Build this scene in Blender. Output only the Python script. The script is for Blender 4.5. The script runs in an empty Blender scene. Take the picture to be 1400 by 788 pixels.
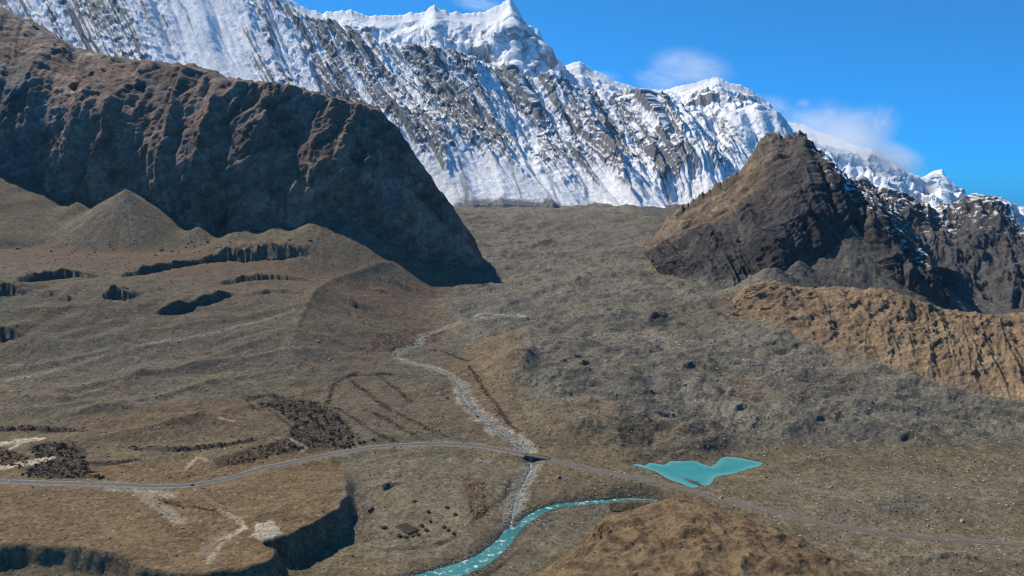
import bpy, bmesh, math, random, time
import numpy as np
T0 = time.time()
random.seed(7); rng = np.random.default_rng(7)
sc = bpy.context.scene
col = sc.collection
# ------------------------------------------------------------------ camera
PW, PH, F, HOR, HC = 1400.0, 788.0, 1018.0, 240.0, 395.0      # photo size, focal length and horizon row in photo pixels, camera height
PITCH = math.atan((PH / 2 - HOR) / F)
cd = bpy.data.cameras.new('camera'); cam = bpy.data.objects.new('camera', cd); col.objects.link(cam)
cam.location = (0, 0, HC); cam.rotation_euler = (math.pi / 2 - PITCH, 0, 0)
cd.sensor_fit = 'HORIZONTAL'; cd.sensor_width = 36; cd.lens = 36 * F / PW
cd.clip_start = 1; cd.clip_end = 60000
sc.camera = cam
# ------------------------------------------------------------------ sky, sun, exposure
SUN_EL, SUN_AZ = 46.0, -50.0           # azimuth from straight ahead (+Y), negative = left
se, sa = math.radians(SUN_EL), math.radians(SUN_AZ)
SUND = np.array([math.sin(sa) * math.cos(se), math.cos(sa) * math.cos(se), math.sin(se)])
wd = bpy.data.worlds.new('World'); sc.world = wd; wd.use_nodes = True
nt = wd.node_tree
sky = nt.nodes.new('ShaderNodeTexSky'); sky.sky_type = 'NISHITA'; sky.sun_disc = False
sky.sun_elevation = se; sky.sun_rotation = sa
sky.altitude = 20000; sky.air_density = 8.0; sky.dust_density = 0.0; sky.ozone_density = 6.0
tint = nt.nodes.new('ShaderNodeMix'); tint.data_type = 'RGBA'; tint.blend_type = 'MULTIPLY'; tint.inputs[0].default_value = 1.0
tint.inputs[7].default_value = (.12, .82, 1.06, 1)          # clear high-altitude blue, the same over the whole sky
nt.links.new(sky.outputs[0], tint.inputs[6])
nt.links.new(tint.outputs[2], nt.nodes['Background'].inputs[0])
nt.nodes['Background'].inputs[1].default_value = 0.122
sl = bpy.data.lights.new('sun', 'SUN'); sl.energy = 5.0; sl.angle = math.radians(0.5); sl.color = (1.0, 0.925, 0.79)
so = bpy.data.objects.new('sun', sl); col.objects.link(so)
from mathutils import Vector
so.rotation_euler = Vector(tuple(SUND)).to_track_quat('Z', 'Y').to_euler()
vs = sc.view_settings; vs.view_transform = 'Standard'; vs.look = 'None'; vs.exposure = 0.14; vs.gamma = 1.0; vs.use_curve_mapping = False
sc.cycles.max_bounces = 6; sc.cycles.volume_bounces = 5; sc.cycles.use_denoising = True; sc.cycles.filter_width = 1.1

# ------------------------------------------------------------------ helpers: photo point -> world
def ratio(py):
    v = (PH / 2 - py) / F
    return (-math.sin(PITCH) + v * math.cos(PITCH)) / (math.cos(PITCH) + v * math.sin(PITCH))     # dz / dy
def uu(px, py):
    v = (PH / 2 - py) / F
    return (px - PW / 2) / F / (math.cos(PITCH) + v * math.sin(PITCH))
def atY(px, py, y):
    return (uu(px, py) * y, y, HC + ratio(py) * y)
def atZ(px, py, z):
    y = (z - HC) / ratio(py)
    return (uu(px, py) * y, y, z)

# ------------------------------------------------------------------ noise
def _perm(seed):
    r = np.random.default_rng(seed); p = r.permutation(256).astype(np.int32)
    return np.concatenate([p, p, p])
_A = np.arange(16) * (2 * np.pi / 16)
_GX, _GY = np.cos(_A).astype(np.float32), np.sin(_A).astype(np.float32)
def perlin2(x, y, seed=0):
    p = _perm(seed)
    xi = np.floor(x); yi = np.floor(y); xf = (x - xi).astype(np.float32); yf = (y - yi).astype(np.float32)
    xi = xi.astype(np.int32) & 255; yi = yi.astype(np.int32) & 255
    u = xf * xf * xf * (xf * (xf * 6 - 15) + 10); v = yf * yf * yf * (yf * (yf * 6 - 15) + 10)
    a = p[xi]; b = p[xi + 1]
    def g(h, dx, dy):
        h = h & 15; return _GX[h] * dx + _GY[h] * dy
    n00 = g(p[a + yi], xf, yf); n10 = g(p[b + yi], xf - 1, yf)
    n01 = g(p[a + yi + 1], xf, yf - 1); n11 = g(p[b + yi + 1], xf - 1, yf - 1)
    x0 = n00 + u * (n10 - n00); x1 = n01 + u * (n11 - n01)
    return (x0 + v * (x1 - x0)) * 1.4
_r = np.random.default_rng(99); _G3 = _r.normal(size=(256, 3)); _G3 = (_G3 / np.linalg.norm(_G3, axis=1)[:, None]).astype(np.float32)
def perlin3(P, seed=0):
    p = _perm(seed)
    Pi = np.floor(P); f = (P - Pi).astype(np.float32); I = Pi.astype(np.int32) & 255
    w = f * f * f * (f * (f * 6 - 15) + 10)
    def g(dx, dy, dz):
        h = p[p[p[I[..., 0] + dx] + I[..., 1] + dy] + I[..., 2] + dz]
        G = _G3[h]
        return G[..., 0] * (f[..., 0] - dx) + G[..., 1] * (f[..., 1] - dy) + G[..., 2] * (f[..., 2] - dz)
    def lx(dy, dz):
        a = g(0, dy, dz); return a + w[..., 0] * (g(1, dy, dz) - a)
    def ly(dz):
        a = lx(0, dz); return a + w[..., 1] * (lx(1, dz) - a)
    a = ly(0); return (a + w[..., 2] * (ly(1) - a)) * 1.5
def fbm2(x, y, wl, octv, seed=0, gain=.5, mode='fbm', lac=2.03):
    s = np.zeros(np.shape(x), np.float32); a = 1.0; tot = 0
    for k in range(octv):
        n = perlin2(x / wl + 13.7 * k, y / wl - 7.1 * k, seed + k)
        if mode == 'ridge': n = 1 - 2 * np.abs(n)
        elif mode == 'billow': n = 2 * np.abs(n) - .6
        s += a * n; tot += a; a *= gain; wl /= lac
    return s / tot
def fbm3(P, wl, octv, seed=0, gain=.5, mode='fbm', lac=2.03):
    s = np.zeros(P.shape[:-1], np.float32); a = 1.0; tot = 0; wl = np.asarray(wl, float)
    for k in range(octv):
        n = perlin3(P / wl + 17.3 * k, seed + k)
        if mode == 'ridge': n = 1 - 2 * np.abs(n)
        elif mode == 'billow': n = 2 * np.abs(n) - .6
        s += a * n; tot += a; a *= gain; wl = wl / lac
    return s / tot
def facet3(P, wl, seed=0, tilt=1.0):          # broken planar blocks: every cell is a plane with its own offset and tilt
    Q = (P / np.asarray(wl, float)).reshape(-1, 3).astype(np.float32); B = np.floor(Q).astype(np.int32); p = _perm(seed)
    r = np.random.default_rng(seed + 7); J = r.random((256, 3)).astype(np.float32); O = r.uniform(-1, 1, 256).astype(np.float32); G = r.normal(size=(256, 3)).astype(np.float32)
    bd = np.full(len(Q), 9e9, np.float32); val = np.zeros(len(Q), np.float32)
    for dx in (-1, 0, 1):
        for dy in (-1, 0, 1):
            for dz in (-1, 0, 1):
                c0, c1, c2 = B[:, 0] + dx, B[:, 1] + dy, B[:, 2] + dz
                h = p[p[p[c0 & 255] + (c1 & 255)] + (c2 & 255)]; j = J[h]
                e0, e1, e2 = Q[:, 0] - c0 - j[:, 0], Q[:, 1] - c1 - j[:, 1], Q[:, 2] - c2 - j[:, 2]
                d = e0 * e0 + e1 * e1 + e2 * e2; m = d < bd
                g = G[h]; v = .5 * O[h] + .55 * tilt * (g[:, 0] * e0 + g[:, 1] * e1 + g[:, 2] * e2)
                bd = np.where(m, d, bd); val = np.where(m, v, val)
    return val.reshape(P.shape[:-1])
def saw(x):                                   # ledges: rises slowly, drops sharply
    f = x - np.floor(x); return np.where(f < .82, f / .82, (1 - f) / .18) - .5
def sst(a, b, x):
    t = np.clip((x - a) / (b - a), 0, 1); return t * t * (3 - 2 * t)
def mixc(c, d, m):
    return c + (np.asarray(d, np.float32) - c) * np.asarray(m)[..., None]

# ------------------------------------------------------------------ helpers: objects and materials
def link(name, me, mat=None, parent=None):
    o = bpy.data.objects.new(name, me); col.objects.link(o)
    if mat is not None and me is not None and len(me.materials) == 0:
        for m in (mat if isinstance(mat, (list, tuple)) else [mat]): me.materials.append(m)
    if parent is not None: o.parent = parent
    return o
def tag(o, label=None, cat=None, group=None, kind=None):
    if label: o['label'] = label
    if cat: o['category'] = cat
    if group: o['group'] = group
    if kind: o['kind'] = kind
    return o
def mesh_np(name, V, Q, C=None, smooth=True, mi=None):
    V = np.ascontiguousarray(V, np.float32).reshape(-1, 3); Q = np.ascontiguousarray(Q, np.int32); k = Q.shape[1]
    me = bpy.data.meshes.new(name)
    me.vertices.add(len(V)); me.vertices.foreach_set('co', V.ravel())
    me.loops.add(Q.size); me.loops.foreach_set('vertex_index', Q.ravel())
    me.polygons.add(len(Q)); me.polygons.foreach_set('loop_start', np.arange(len(Q), dtype=np.int32) * k)
    if smooth: me.polygons.foreach_set('use_smooth', np.ones(len(Q), bool))
    if mi is not None: me.polygons.foreach_set('material_index', np.asarray(mi, np.int32))
    if C is not None:
        ca = me.color_attributes.new('Col', 'FLOAT_COLOR', 'POINT')
        C4 = np.ones((len(V), 4), np.float32); C4[:, :3] = np.clip(C.reshape(-1, 3), 0, 1); ca.data.foreach_set('color', C4.ravel())
    me.update(calc_edges=True); me.validate()
    return me
def grid_quads(n, m):                       # n rows, m columns
    i = np.arange(n * m, dtype=np.int32).reshape(n, m)
    return np.stack([i[:-1, :-1], i[:-1, 1:], i[1:, 1:], i[1:, :-1]], -1).reshape(-1, 4)
def mat_attr(name, s1=3.0, s2=12.0, amt=.35, amt2=.2, bump=.6, bdist=1.0, rough=.95, stones=0.0, sscale=.25):
    m = bpy.data.materials.new(name); m.use_nodes = True; t = m.node_tree; N = t.nodes; L = t.links
    b = N['Principled BSDF']; b.inputs['Roughness'].default_value = rough; b.inputs['Specular IOR Level'].default_value = .15
    at = N.new('ShaderNodeAttribute'); at.attribute_name = 'Col'
    tc = N.new('ShaderNodeTexCoord')
    def noise(wl, det, rgh=.6):
        n = N.new('ShaderNodeTexNoise'); n.inputs['Scale'].default_value = 1 / wl; n.inputs['Detail'].default_value = det; n.inputs['Roughness'].default_value = rgh
        L.new(tc.outputs['Object'], n.inputs['Vector']); return n
    n1 = noise(s1, 4, .8); n2 = noise(s2, 4)
    def rng_(n, a):
        r = N.new('ShaderNodeMapRange'); r.inputs['From Min'].default_value = .3; r.inputs['From Max'].default_value = .7
        r.inputs['To Min'].default_value = 1 - a; r.inputs['To Max'].default_value = 1 + a; L.new(n.outputs['Fac'], r.inputs['Value']); return r
    r1 = rng_(n1, amt); r2 = rng_(n2, amt2)
    mu = N.new('ShaderNodeMath'); mu.operation = 'MULTIPLY'; L.new(r1.outputs[0], mu.inputs[0]); L.new(r2.outputs[0], mu.inputs[1])
    vm = N.new('ShaderNodeVectorMath'); vm.operation = 'SCALE'; L.new(at.outputs['Color'], vm.inputs[0]); L.new(mu.outputs[0], vm.inputs['Scale'])
    out = vm.outputs[0]
    if stones > 0:
        vo = N.new('ShaderNodeTexVoronoi'); vo.inputs['Scale'].default_value = sscale; L.new(tc.outputs['Object'], vo.inputs['Vector'])
        lt = N.new('ShaderNodeSeparateColor'); L.new(vo.outputs['Color'], lt.inputs[0])
        g1 = N.new('ShaderNodeMath'); g1.operation = 'LESS_THAN'; L.new(vo.outputs['Distance'], g1.inputs[0]); g1.inputs[1].default_value = .22
        g2 = N.new('ShaderNodeMath'); g2.operation = 'GREATER_THAN'; L.new(lt.outputs[0], g2.inputs[0]); g2.inputs[1].default_value = 1 - stones
        g3 = N.new('ShaderNodeMath'); g3.operation = 'MULTIPLY'; L.new(g1.outputs[0], g3.inputs[0]); L.new(g2.outputs[0], g3.inputs[1])
        mx = N.new('ShaderNodeMix'); mx.data_type = 'RGBA'; L.new(g3.outputs[0], mx.inputs[0]); L.new(out, mx.inputs[6])
        sv = N.new('ShaderNodeVectorMath'); sv.operation = 'SCALE'; sv.inputs['Scale'].default_value = 2.0; L.new(at.outputs['Color'], sv.inputs[0]); L.new(sv.outputs[0], mx.inputs[7])
        out = mx.outputs[2]
    if stones > 0:  # darker stones and shadows of stones, put into the colour as spots
        v5 = N.new('ShaderNodeTexVoronoi'); v5.inputs['Scale'].default_value = sscale * 1.37; L.new(tc.outputs['Object'], v5.inputs['Vector'])
        l5 = N.new('ShaderNodeSeparateColor'); L.new(v5.outputs['Color'], l5.inputs[0]); a5 = N.new('ShaderNodeMath'); a5.operation = 'LESS_THAN'; L.new(v5.outputs['Distance'], a5.inputs[0]); a5.inputs[1].default_value = .26
        b5 = N.new('ShaderNodeMath'); b5.operation = 'GREATER_THAN'; L.new(l5.outputs[1], b5.inputs[0]); b5.inputs[1].default_value = 1 - stones; c5 = N.new('ShaderNodeMath'); c5.operation = 'MULTIPLY'; L.new(a5.outputs[0], c5.inputs[0]); L.new(b5.outputs[0], c5.inputs[1])
        m5 = N.new('ShaderNodeMix'); m5.data_type = 'RGBA'; L.new(c5.outputs[0], m5.inputs[0]); L.new(out, m5.inputs[6]); s5 = N.new('ShaderNodeVectorMath'); s5.operation = 'SCALE'; s5.inputs['Scale'].default_value = .45; L.new(at.outputs['Color'], s5.inputs[0]); L.new(s5.outputs[0], m5.inputs[7]); out = m5.outputs[2]
    L.new(out, b.inputs['Base Color'])
    if bump > 0:
        bp = N.new('ShaderNodeBump'); bp.inputs['Strength'].default_value = bump; bp.inputs['Distance'].default_value = bdist
        L.new(n1.outputs['Fac'], bp.inputs['Height']); L.new(bp.outputs[0], b.inputs['Normal'])
    return m
def mat_noise(name, c1, c2, wl=2.0, rough=.9, bump=0.3, bd=.2, spec=.2, det=4):
    m = bpy.data.materials.new(name); m.use_nodes = True; t = m.node_tree; N = t.nodes; L = t.links
    b = N['Principled BSDF']; b.inputs['Roughness'].default_value = rough; b.inputs['Specular IOR Level'].default_value = spec
    tc = N.new('ShaderNodeTexCoord'); n = N.new('ShaderNodeTexNoise'); n.inputs['Scale'].default_value = 1 / wl; n.inputs['Detail'].default_value = det
    L.new(tc.outputs['Object'], n.inputs['Vector'])
    r = N.new('ShaderNodeValToRGB'); r.color_ramp.elements[0].position = .32; r.color_ramp.elements[1].position = .68
    r.color_ramp.elements[0].color = (*c1, 1); r.color_ramp.elements[1].color = (*c2, 1)
    L.new(n.outputs['Fac'], r.inputs[0]); L.new(r.outputs[0], b.inputs['Base Color'])
    if bump:
        bp = N.new('ShaderNodeBump'); bp.inputs['Strength'].default_value = bump; bp.inputs['Distance'].default_value = bd
        L.new(n.outputs['Fac'], bp.inputs['Height']); L.new(bp.outputs[0], b.inputs['Normal'])
    return m
def normals(P):                              # P (n, m, 3) grid -> unit normals
    du = np.gradient(P, axis=1); dv = np.gradient(P, axis=0)
    n = np.cross(du, dv); n /= np.linalg.norm(n, axis=-1, keepdims=True) + 1e-9
    return n

# ================================================================== GROUND
CP = [  # (px, py, z) points of the photograph with an estimated height above the river
 (-400,900,-10),(0,900,-14),(400,900,-16),(700,900,-18),(1000,900,-16),(1400,900,-8),(1800,900,2),
 (430,788,-13),(560,788,-14),(700,788,-15),(900,788,-13),(1200,788,-7),(1400,788,-3),(1700,788,4),(-300,788,-8),(100,788,-8),(300,760,-8),
 (420,735,-12),(560,725,-7),(640,710,-7),(600,665,2),(520,650,3),(720,690,-10),(850,692,-9),(960,720,-8),(1050,705,-4),(1200,720,-3),(1400,720,1),
 (-300,650,16),(0,656,14),(200,659,13),(300,647,13),(400,626,13),(500,610,12),(600,603,10),(700,612,6),(745,630,2),(800,640,3),(870,652,2),(930,668,1),(1000,685,0),(1100,712,-1),(1250,735,-2),(1400,745,-2),
 (-300,600,26),(0,600,22),(200,600,22),(400,590,18),(500,585,14),(600,560,16),(680,590,8),(800,590,13),(900,605,7),(1000,605,7),(1100,620,6),(1200,600,12),(1400,600,16),(1650,600,24),(940,645,-1),
 (-300,550,46),(0,550,36),(200,550,36),(350,550,30),(450,540,22),(550,520,22),(640,530,17),(750,550,24),(900,540,27),(1050,550,27),(1200,550,24),(1400,560,24),(1650,560,34),
 (-300,500,72),(0,500,62),(200,500,60),(350,490,56),(430,480,58),(500,480,40),(560,485,30),(700,500,40),(850,490,44),(1000,500,42),(1150,500,40),
 (-300,450,118),(0,450,108),(200,450,98),(350,440,92),(400,455,82),(440,430,96),(500,440,62),(600,450,42),(700,440,52),(850,450,58),(1000,440,66),(1060,450,64),
 (-300,400,168),(0,405,152),(200,405,142),(350,392,136),(430,400,124),(500,390,108),(550,400,84),(620,410,70),(700,400,82),(850,400,88),(960,400,90),(1030,410,86),
 (-300,372,190),(0,374,180),(200,370,170),(350,365,158),(480,372,126),(560,370,116),(650,375,100),(750,350,128),(850,350,132),(900,345,136),
 (-300,335,215),(0,335,202),(200,335,192),(350,340,178),(700,320,162),(850,310,182),(900,306,190),
 (640,285,206),(750,283,214),(830,293,208),(900,299,198),
]
ctrl = [atZ(px, py, z) for px, py, z in CP]
for px, y, z in [(560,4600,240),(700,4700,240),(850,4700,240),(1000,4600,230),(1130,1900,78),(1250,1780,25),(1450,1650,5),(1230,2500,40),(1500,2400,10),(1250,3500,60),(1500,3500,40),(1300,5000,140),(1700,3000,90),(1300,1480,36),(1500,1380,30),(300,3200,260),(0,3000,260),(-300,2900,260),(-300,5200,260),(1700,5200,140),(500,3000,240)]:
    ctrl.append(((px - 700) / F * y, y, z))
ctrl = np.array(ctrl)
def wcoord(x, y):
    ly = 1000 * np.log(y / 1000); return x / y * 1000, ly * 1.6
_cx, _cy = wcoord(ctrl[:, 0], ctrl[:, 1]); _c2 = 90.0 ** 2
_K = np.sqrt((_cx[:, None] - _cx) ** 2 + (_cy[:, None] - _cy) ** 2 + _c2)
_n = len(ctrl); _A = np.zeros((_n + 1, _n + 1)); _A[:_n, :_n] = _K - np.eye(_n) * 4.0; _A[:_n, _n] = 1; _A[_n, :_n] = 1
_w = np.linalg.solve(_A, np.append(ctrl[:, 2], 0))
def base(x, y):
    a, b = wcoord(x, y); s = np.full(np.shape(x), _w[_n], np.float32)
    for i in range(_n): s += np.float32(_w[i]) * np.sqrt((a - np.float32(_cx[i])) ** 2 + (b - np.float32(_cy[i])) ** 2 + np.float32(_c2))
    return s
NR, NC = 690, 910
Yr = (540 * np.exp(np.linspace(0, math.log(5200 / 540), NR)))
Uc = np.concatenate([np.linspace(-1.05, -.74, 51)[:-1], np.linspace(-.74, .74, NC - 100), np.linspace(.74, 1.05, 51)[1:]])
NC = len(Uc)
GY = np.repeat(Yr[:, None], NC, 1).astype(np.float32); GX = (GY * Uc[None, :]).astype(np.float32)
# coarse base then bilinear upsample (it is smooth)
_ri = np.linspace(0, NR - 1, 201); _ci = np.linspace(0, NC - 1, 256)
_yc = np.interp(_ri, np.arange(NR), np.log(Yr)); _uc = np.interp(_ci, np.arange(NC), Uc)
_zc = base((np.exp(_yc)[:, None] * _uc[None, :]).astype(np.float32), np.repeat(np.exp(_yc)[:, None], 256, 1).astype(np.float32))
_t = np.stack([np.interp(np.arange(NC), _ci, _zc[i]) for i in range(201)])
Z = np.stack([np.interp(np.arange(NR), _ri, _t[:, j]) for j in range(NC)], 1).astype(np.float32)

# talus fans at the foot of the left cliff and of the right peak: max over cones
def cones(Z, apexes, slope, seed):
    for (px, py, y, sl) in apexes:
        ax, ay, az = atY(px, py, y)
        d = np.hypot(GX - ax, (GY - ay))
        m = d < 1300
        dm = d[m]; ang = np.arctan2(GY[m] - ay, GX[m] - ax)
        zz = az - sl * np.minimum(dm, 900) * (1 - .00025 * np.minimum(dm, 900)) - np.maximum(dm - 900, 0) + (2.2 * perlin2(ang * 7, dm * .004, seed) + 1.4 * perlin2(ang * 19, dm * .004, seed + 1) + 3.0 * perlin2(GX[m] / 60, GY[m] / 60, seed + 2)) * np.minimum(1, dm / 60)
        k = 22.0; a = Z[m]; h = np.clip(.5 + .5 * (zz - a) / k, 0, 1)
        Z[m] = a + (zz - a) * h + k * h * (1 - h)
    return Z
LEFT_FANS = [(-260,120,2800,.56),(-130,128,2800,.55),(-30,158,2740,.56),(172,258,2280,.64),(105,276,2310,.58),(222,303,2230,.56),(272,309,2210,.54),(335,308,2200,.54),(385,305,2190,.55),(440,292,2190,.56),(480,300,2170,.66),(520,330,2160,.64),(560,345,2190,.62),(600,355,2220,.6)]
RIGHT_FANS = [(1164,312,2060,.76),(1128,352,1990,.70),(1092,362,1940,.66),(1060,368,1900,.6)]
Z = cones(Z, LEFT_FANS, .7, 3)
Z = cones(Z, RIGHT_FANS, .62, 4)
def bl(Zg, px, py):                          # photo point -> world point on the ground (first hit along the ray)
    u = uu(px, py); r = ratio(py)
    j = np.interp(u, Uc, np.arange(NC)); j0 = int(min(j, NC - 2)); f = j - j0
    zc = Zg[:, j0] * (1 - f) + Zg[:, j0 + 1] * f; rz = HC + r * Yr
    k = np.argmax(zc >= rz)
    if k == 0: k = NR - 1
    a = rz[k - 1] - zc[k - 1]; b = rz[k] - zc[k]; t = a / (a - b + 1e-9)
    y = Yr[k - 1] + t * (Yr[k] - Yr[k - 1]); return np.array([u * y, y, zc[k - 1] + t * (zc[k] - zc[k - 1])])
def zat(x, y, Zg=None):
    Zg = Z if Zg is None else Zg
    i = np.interp(np.log(y), np.log(Yr), np.arange(NR)); j = np.interp(x / y, Uc, np.arange(NC))
    i0 = np.minimum(np.floor(i).astype(int), NR - 2); j0 = np.minimum(np.floor(j).astype(int), NC - 2); fi = i - i0; fj = j - j0
    return (Zg[i0, j0] * (1 - fi) * (1 - fj) + Zg[i0 + 1, j0] * fi * (1 - fj) + Zg[i0, j0 + 1] * (1 - fi) * fj + Zg[i0 + 1, j0 + 1] * fi * fj)
def poly(pts, n=None, z=None):               # photo polyline -> world polyline (n, 3)
    w = np.array([bl(Z, *p) if z is None else atZ(p[0], p[1], z) for p in pts])
    if n:
        w = resample(w, n)
    return w
def resample(w, n):
    # centripetal-ish smooth: chord parameter + cubic smoothing of a dense linear resample
    d = np.concatenate([[0], np.cumsum(np.hypot(*np.diff(w[:, :2], axis=0).T))]); s = np.linspace(0, d[-1], n)
    q = np.stack([np.interp(s, d, w[:, k]) for k in range(w.shape[1])], 1)
    kw = max(1, int(n / len(w) * .45))
    if kw > 1:
        ker = np.hanning(2 * kw + 1); ker /= ker.sum()
        qp = np.concatenate([2 * q[0] - q[kw:0:-1], q, 2 * q[-1] - q[-2:-kw - 2:-1]])
        q = np.stack([np.convolve(qp[:, k], ker, 'valid') for k in range(q.shape[1])], 1)
    return q
def pdist(pl, R, gx=None, gy=None):          # distance to polyline within R: flat indices, distance, param 0..1, signed side (+ = left of travel)
    gx = GX if gx is None else gx; gy = GY if gy is None else gy
    x0, y0 = pl[:, :2].min(0) - R; x1, y1 = pl[:, :2].max(0) + R
    idx = np.nonzero(((gx > x0) & (gx < x1) & (gy > y0) & (gy < y1)).ravel())[0]
    x = gx.ravel()[idx]; y = gy.ravel()[idx]
    bd = np.full(len(idx), 1e9, np.float32); bt = np.zeros(len(idx), np.float32); bs = np.zeros(len(idx), np.float32)
    n = len(pl) - 1
    for i in range(n):
        ax, ay = pl[i, :2]; dx, dy = pl[i + 1, :2] - pl[i, :2]; L2 = dx * dx + dy * dy + 1e-9
        sub = np.nonzero((x > min(ax, ax + dx) - R) & (x < max(ax, ax + dx) + R) & (y > min(ay, ay + dy) - R) & (y < max(ay, ay + dy) + R))[0]
        if len(sub) == 0: continue
        xs, ys = x[sub], y[sub]
        t = np.clip(((xs - ax) * dx + (ys - ay) * dy) / L2, 0, 1)
        d = np.hypot(xs - ax - t * dx, ys - ay - t * dy)
        m = d < bd[sub]; s2 = sub[m]
        bd[s2] = d[m]; bt[s2] = (i + t[m]) / n; bs[s2] = np.sign(dx * (ys[m] - ay) - dy * (xs[m] - ax))
    k = bd < R
    return idx[k], bd[k], bt[k], bs[k]
def inpoly(pl, x, y):
    c = np.zeros(len(x), bool); n = len(pl)
    for i in range(n):
        x0, y0 = pl[i, :2]; x1, y1 = pl[(i + 1) % n, :2]
        c ^= ((y0 > y) != (y1 > y)) & (x < (x1 - x0) * (y - y0) / (y1 - y0 + 1e-9) + x0)
    return c
def psd(pl, R, gx=None, gy=None):            # signed distance to closed polygon (+ inside) for points with bbox margin R
    gx = GX if gx is None else gx; gy = GY if gy is None else gy
    x0, y0 = pl[:, :2].min(0) - R; x1, y1 = pl[:, :2].max(0) + R
    idx = np.nonzero(((gx > x0) & (gx < x1) & (gy > y0) & (gy < y1)).ravel())[0]
    x = gx.ravel()[idx]; y = gy.ravel()[idx]; bd = np.full(len(idx), 1e9, np.float32); n = len(pl)
    for i in range(n):
        ax, ay = pl[i, :2]; dx, dy = pl[(i + 1) % n, :2] - pl[i, :2]; L2 = dx * dx + dy * dy + 1e-9
        t = np.clip(((x - ax) * dx + (y - ay) * dy) / L2, 0, 1); bd = np.minimum(bd, np.hypot(x - ax - t * dx, y - ay - t * dy))
    return idx, np.where(inpoly(pl, x, y), bd, -bd)

# --- region masks (worked out in plan)
TALUS = np.maximum(sst(1850, 2050, GY) * sst(-150, -300, GX), 0)
gl_line = poly([(640,360),(600,420),(640,470),(690,520),(740,580),(800,620)])       # west edge of the debris-covered glacier
_gx = np.interp(GY, gl_line[::-1, 1], gl_line[::-1, 0]); GLAC = sst(-40, 60, GX - _gx) * sst(1000, 1080, GY)
GLAC = np.maximum(GLAC, sst(2500, 2700, GY) * sst(-600, -300, GX)) * sst(700, 500, GX - GY * .38 + 0)
print('base', time.time() - T0)
# --- relief
wx = GX + 26 * fbm2(GX, GY, 180, 2, 50); wy = GY + 26 * fbm2(GX, GY, 180, 2, 60)
hum = fbm2(wx, wy, 130, 5, 20, .52, 'billow'); fine = fbm2(GX, GY, 22, 4, 30, .6)
near = sst(1150, 1000, GY)
left = sst(0, -80, GX - _gx) * sst(1000, 1100, GY)
# long low waves of old moraine on the left, running up to the right
ca, sa_ = math.cos(.42), math.sin(.42)
wv = fbm2((wx * ca + wy * sa_) / 2.6 + 30 * hum, (-wx * sa_ + wy * ca) + 40 * hum, 95, 4, 40, .5, 'ridge')
hum2 = fbm2(wx, wy, 46, 4, 26, .6, 'billow')
rid = fbm2(wx * .8 + wy * .6, (wy * .8 - wx * .6) * 1.8, 120, 4, 27, .55, 'ridge')
hf = fbm2(wx, wy, 150, 6, 28, .55)
rgh = fbm2(GX, GY, 12, 3, 29, .7, 'ridge')
fdir = math.radians(-38); fx, fy = wx * math.cos(fdir) + wy * math.sin(fdir), -wx * math.sin(fdir) + wy * math.cos(fdir)
flow = fbm2(fx / 3.2, fy, 44, 5, 31, .55, 'ridge'); STONY = sst(-.18, .22, fbm2(wx, wy, 75, 4, 33)); STONY = np.maximum(STONY, .55 * GLAC)
Z += GLAC * (hf * 22 + fine * 3.0 + 6 * rid + 9 * flow + 1.5 * rgh * STONY) + (1 - GLAC) * (fine * 2.0 * (.35 + .65 * STONY) + hf * 6 * (1 - TALUS) + .9 * rgh * STONY * (1 - TALUS)) * (1 - .7 * TALUS) + left * (1 - TALUS) * sst(1750, 1500, GY) * (wv * 6)
Z += near * fbm2(wx, wy, 60, 3, 70) * 1.3
# --- individual hills of the valley floor
def bump(px, py, rx, ry, h, ang=0, p=1.0):
    c = bl(Z, px, py); dx, dy = GX - c[0], GY - c[1]; a = math.radians(ang)
    ex, ey = dx * math.cos(a) + dy * math.sin(a), -dx * math.sin(a) + dy * math.cos(a)
    q = (ex / rx) ** 2 + (ey / ry) ** 2
    globals()['Z'] += (h * np.exp(-q ** p)).astype(np.float32)
bump(700, 500, 46, 100, 27, 0, 1.2); bump(770, 575, 70, 60, 7); bump(850, 555, 50, 40, 6)
bump(590, 530, 60, 70, 6); bump(905, 580, 26, 18, 7); bump(960, 610, 60, 14, 3.5)
bump(1180, 690, 90, 40, 5); bump(1300, 690, 80, 40, 4); bump(1330, 770, 40, 14, 5); bump(1260, 765, 50, 10, 3)
bump(190, 512, 30, 22, 9); bump(400, 525, 26, 22, 7); bump(230, 575, 80, 22, 6, 8); bump(120, 600, 90, 18, 5, 8); bump(90, 640, 50, 16, -2)
bump(160, 560, 90, 18, 5, 6); bump(60, 545, 60, 14, 5); bump(460, 690, 10, 10, 0)
bump(580, 690, 60, 30, 2); bump(545, 640, 40, 22, 2)
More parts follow.
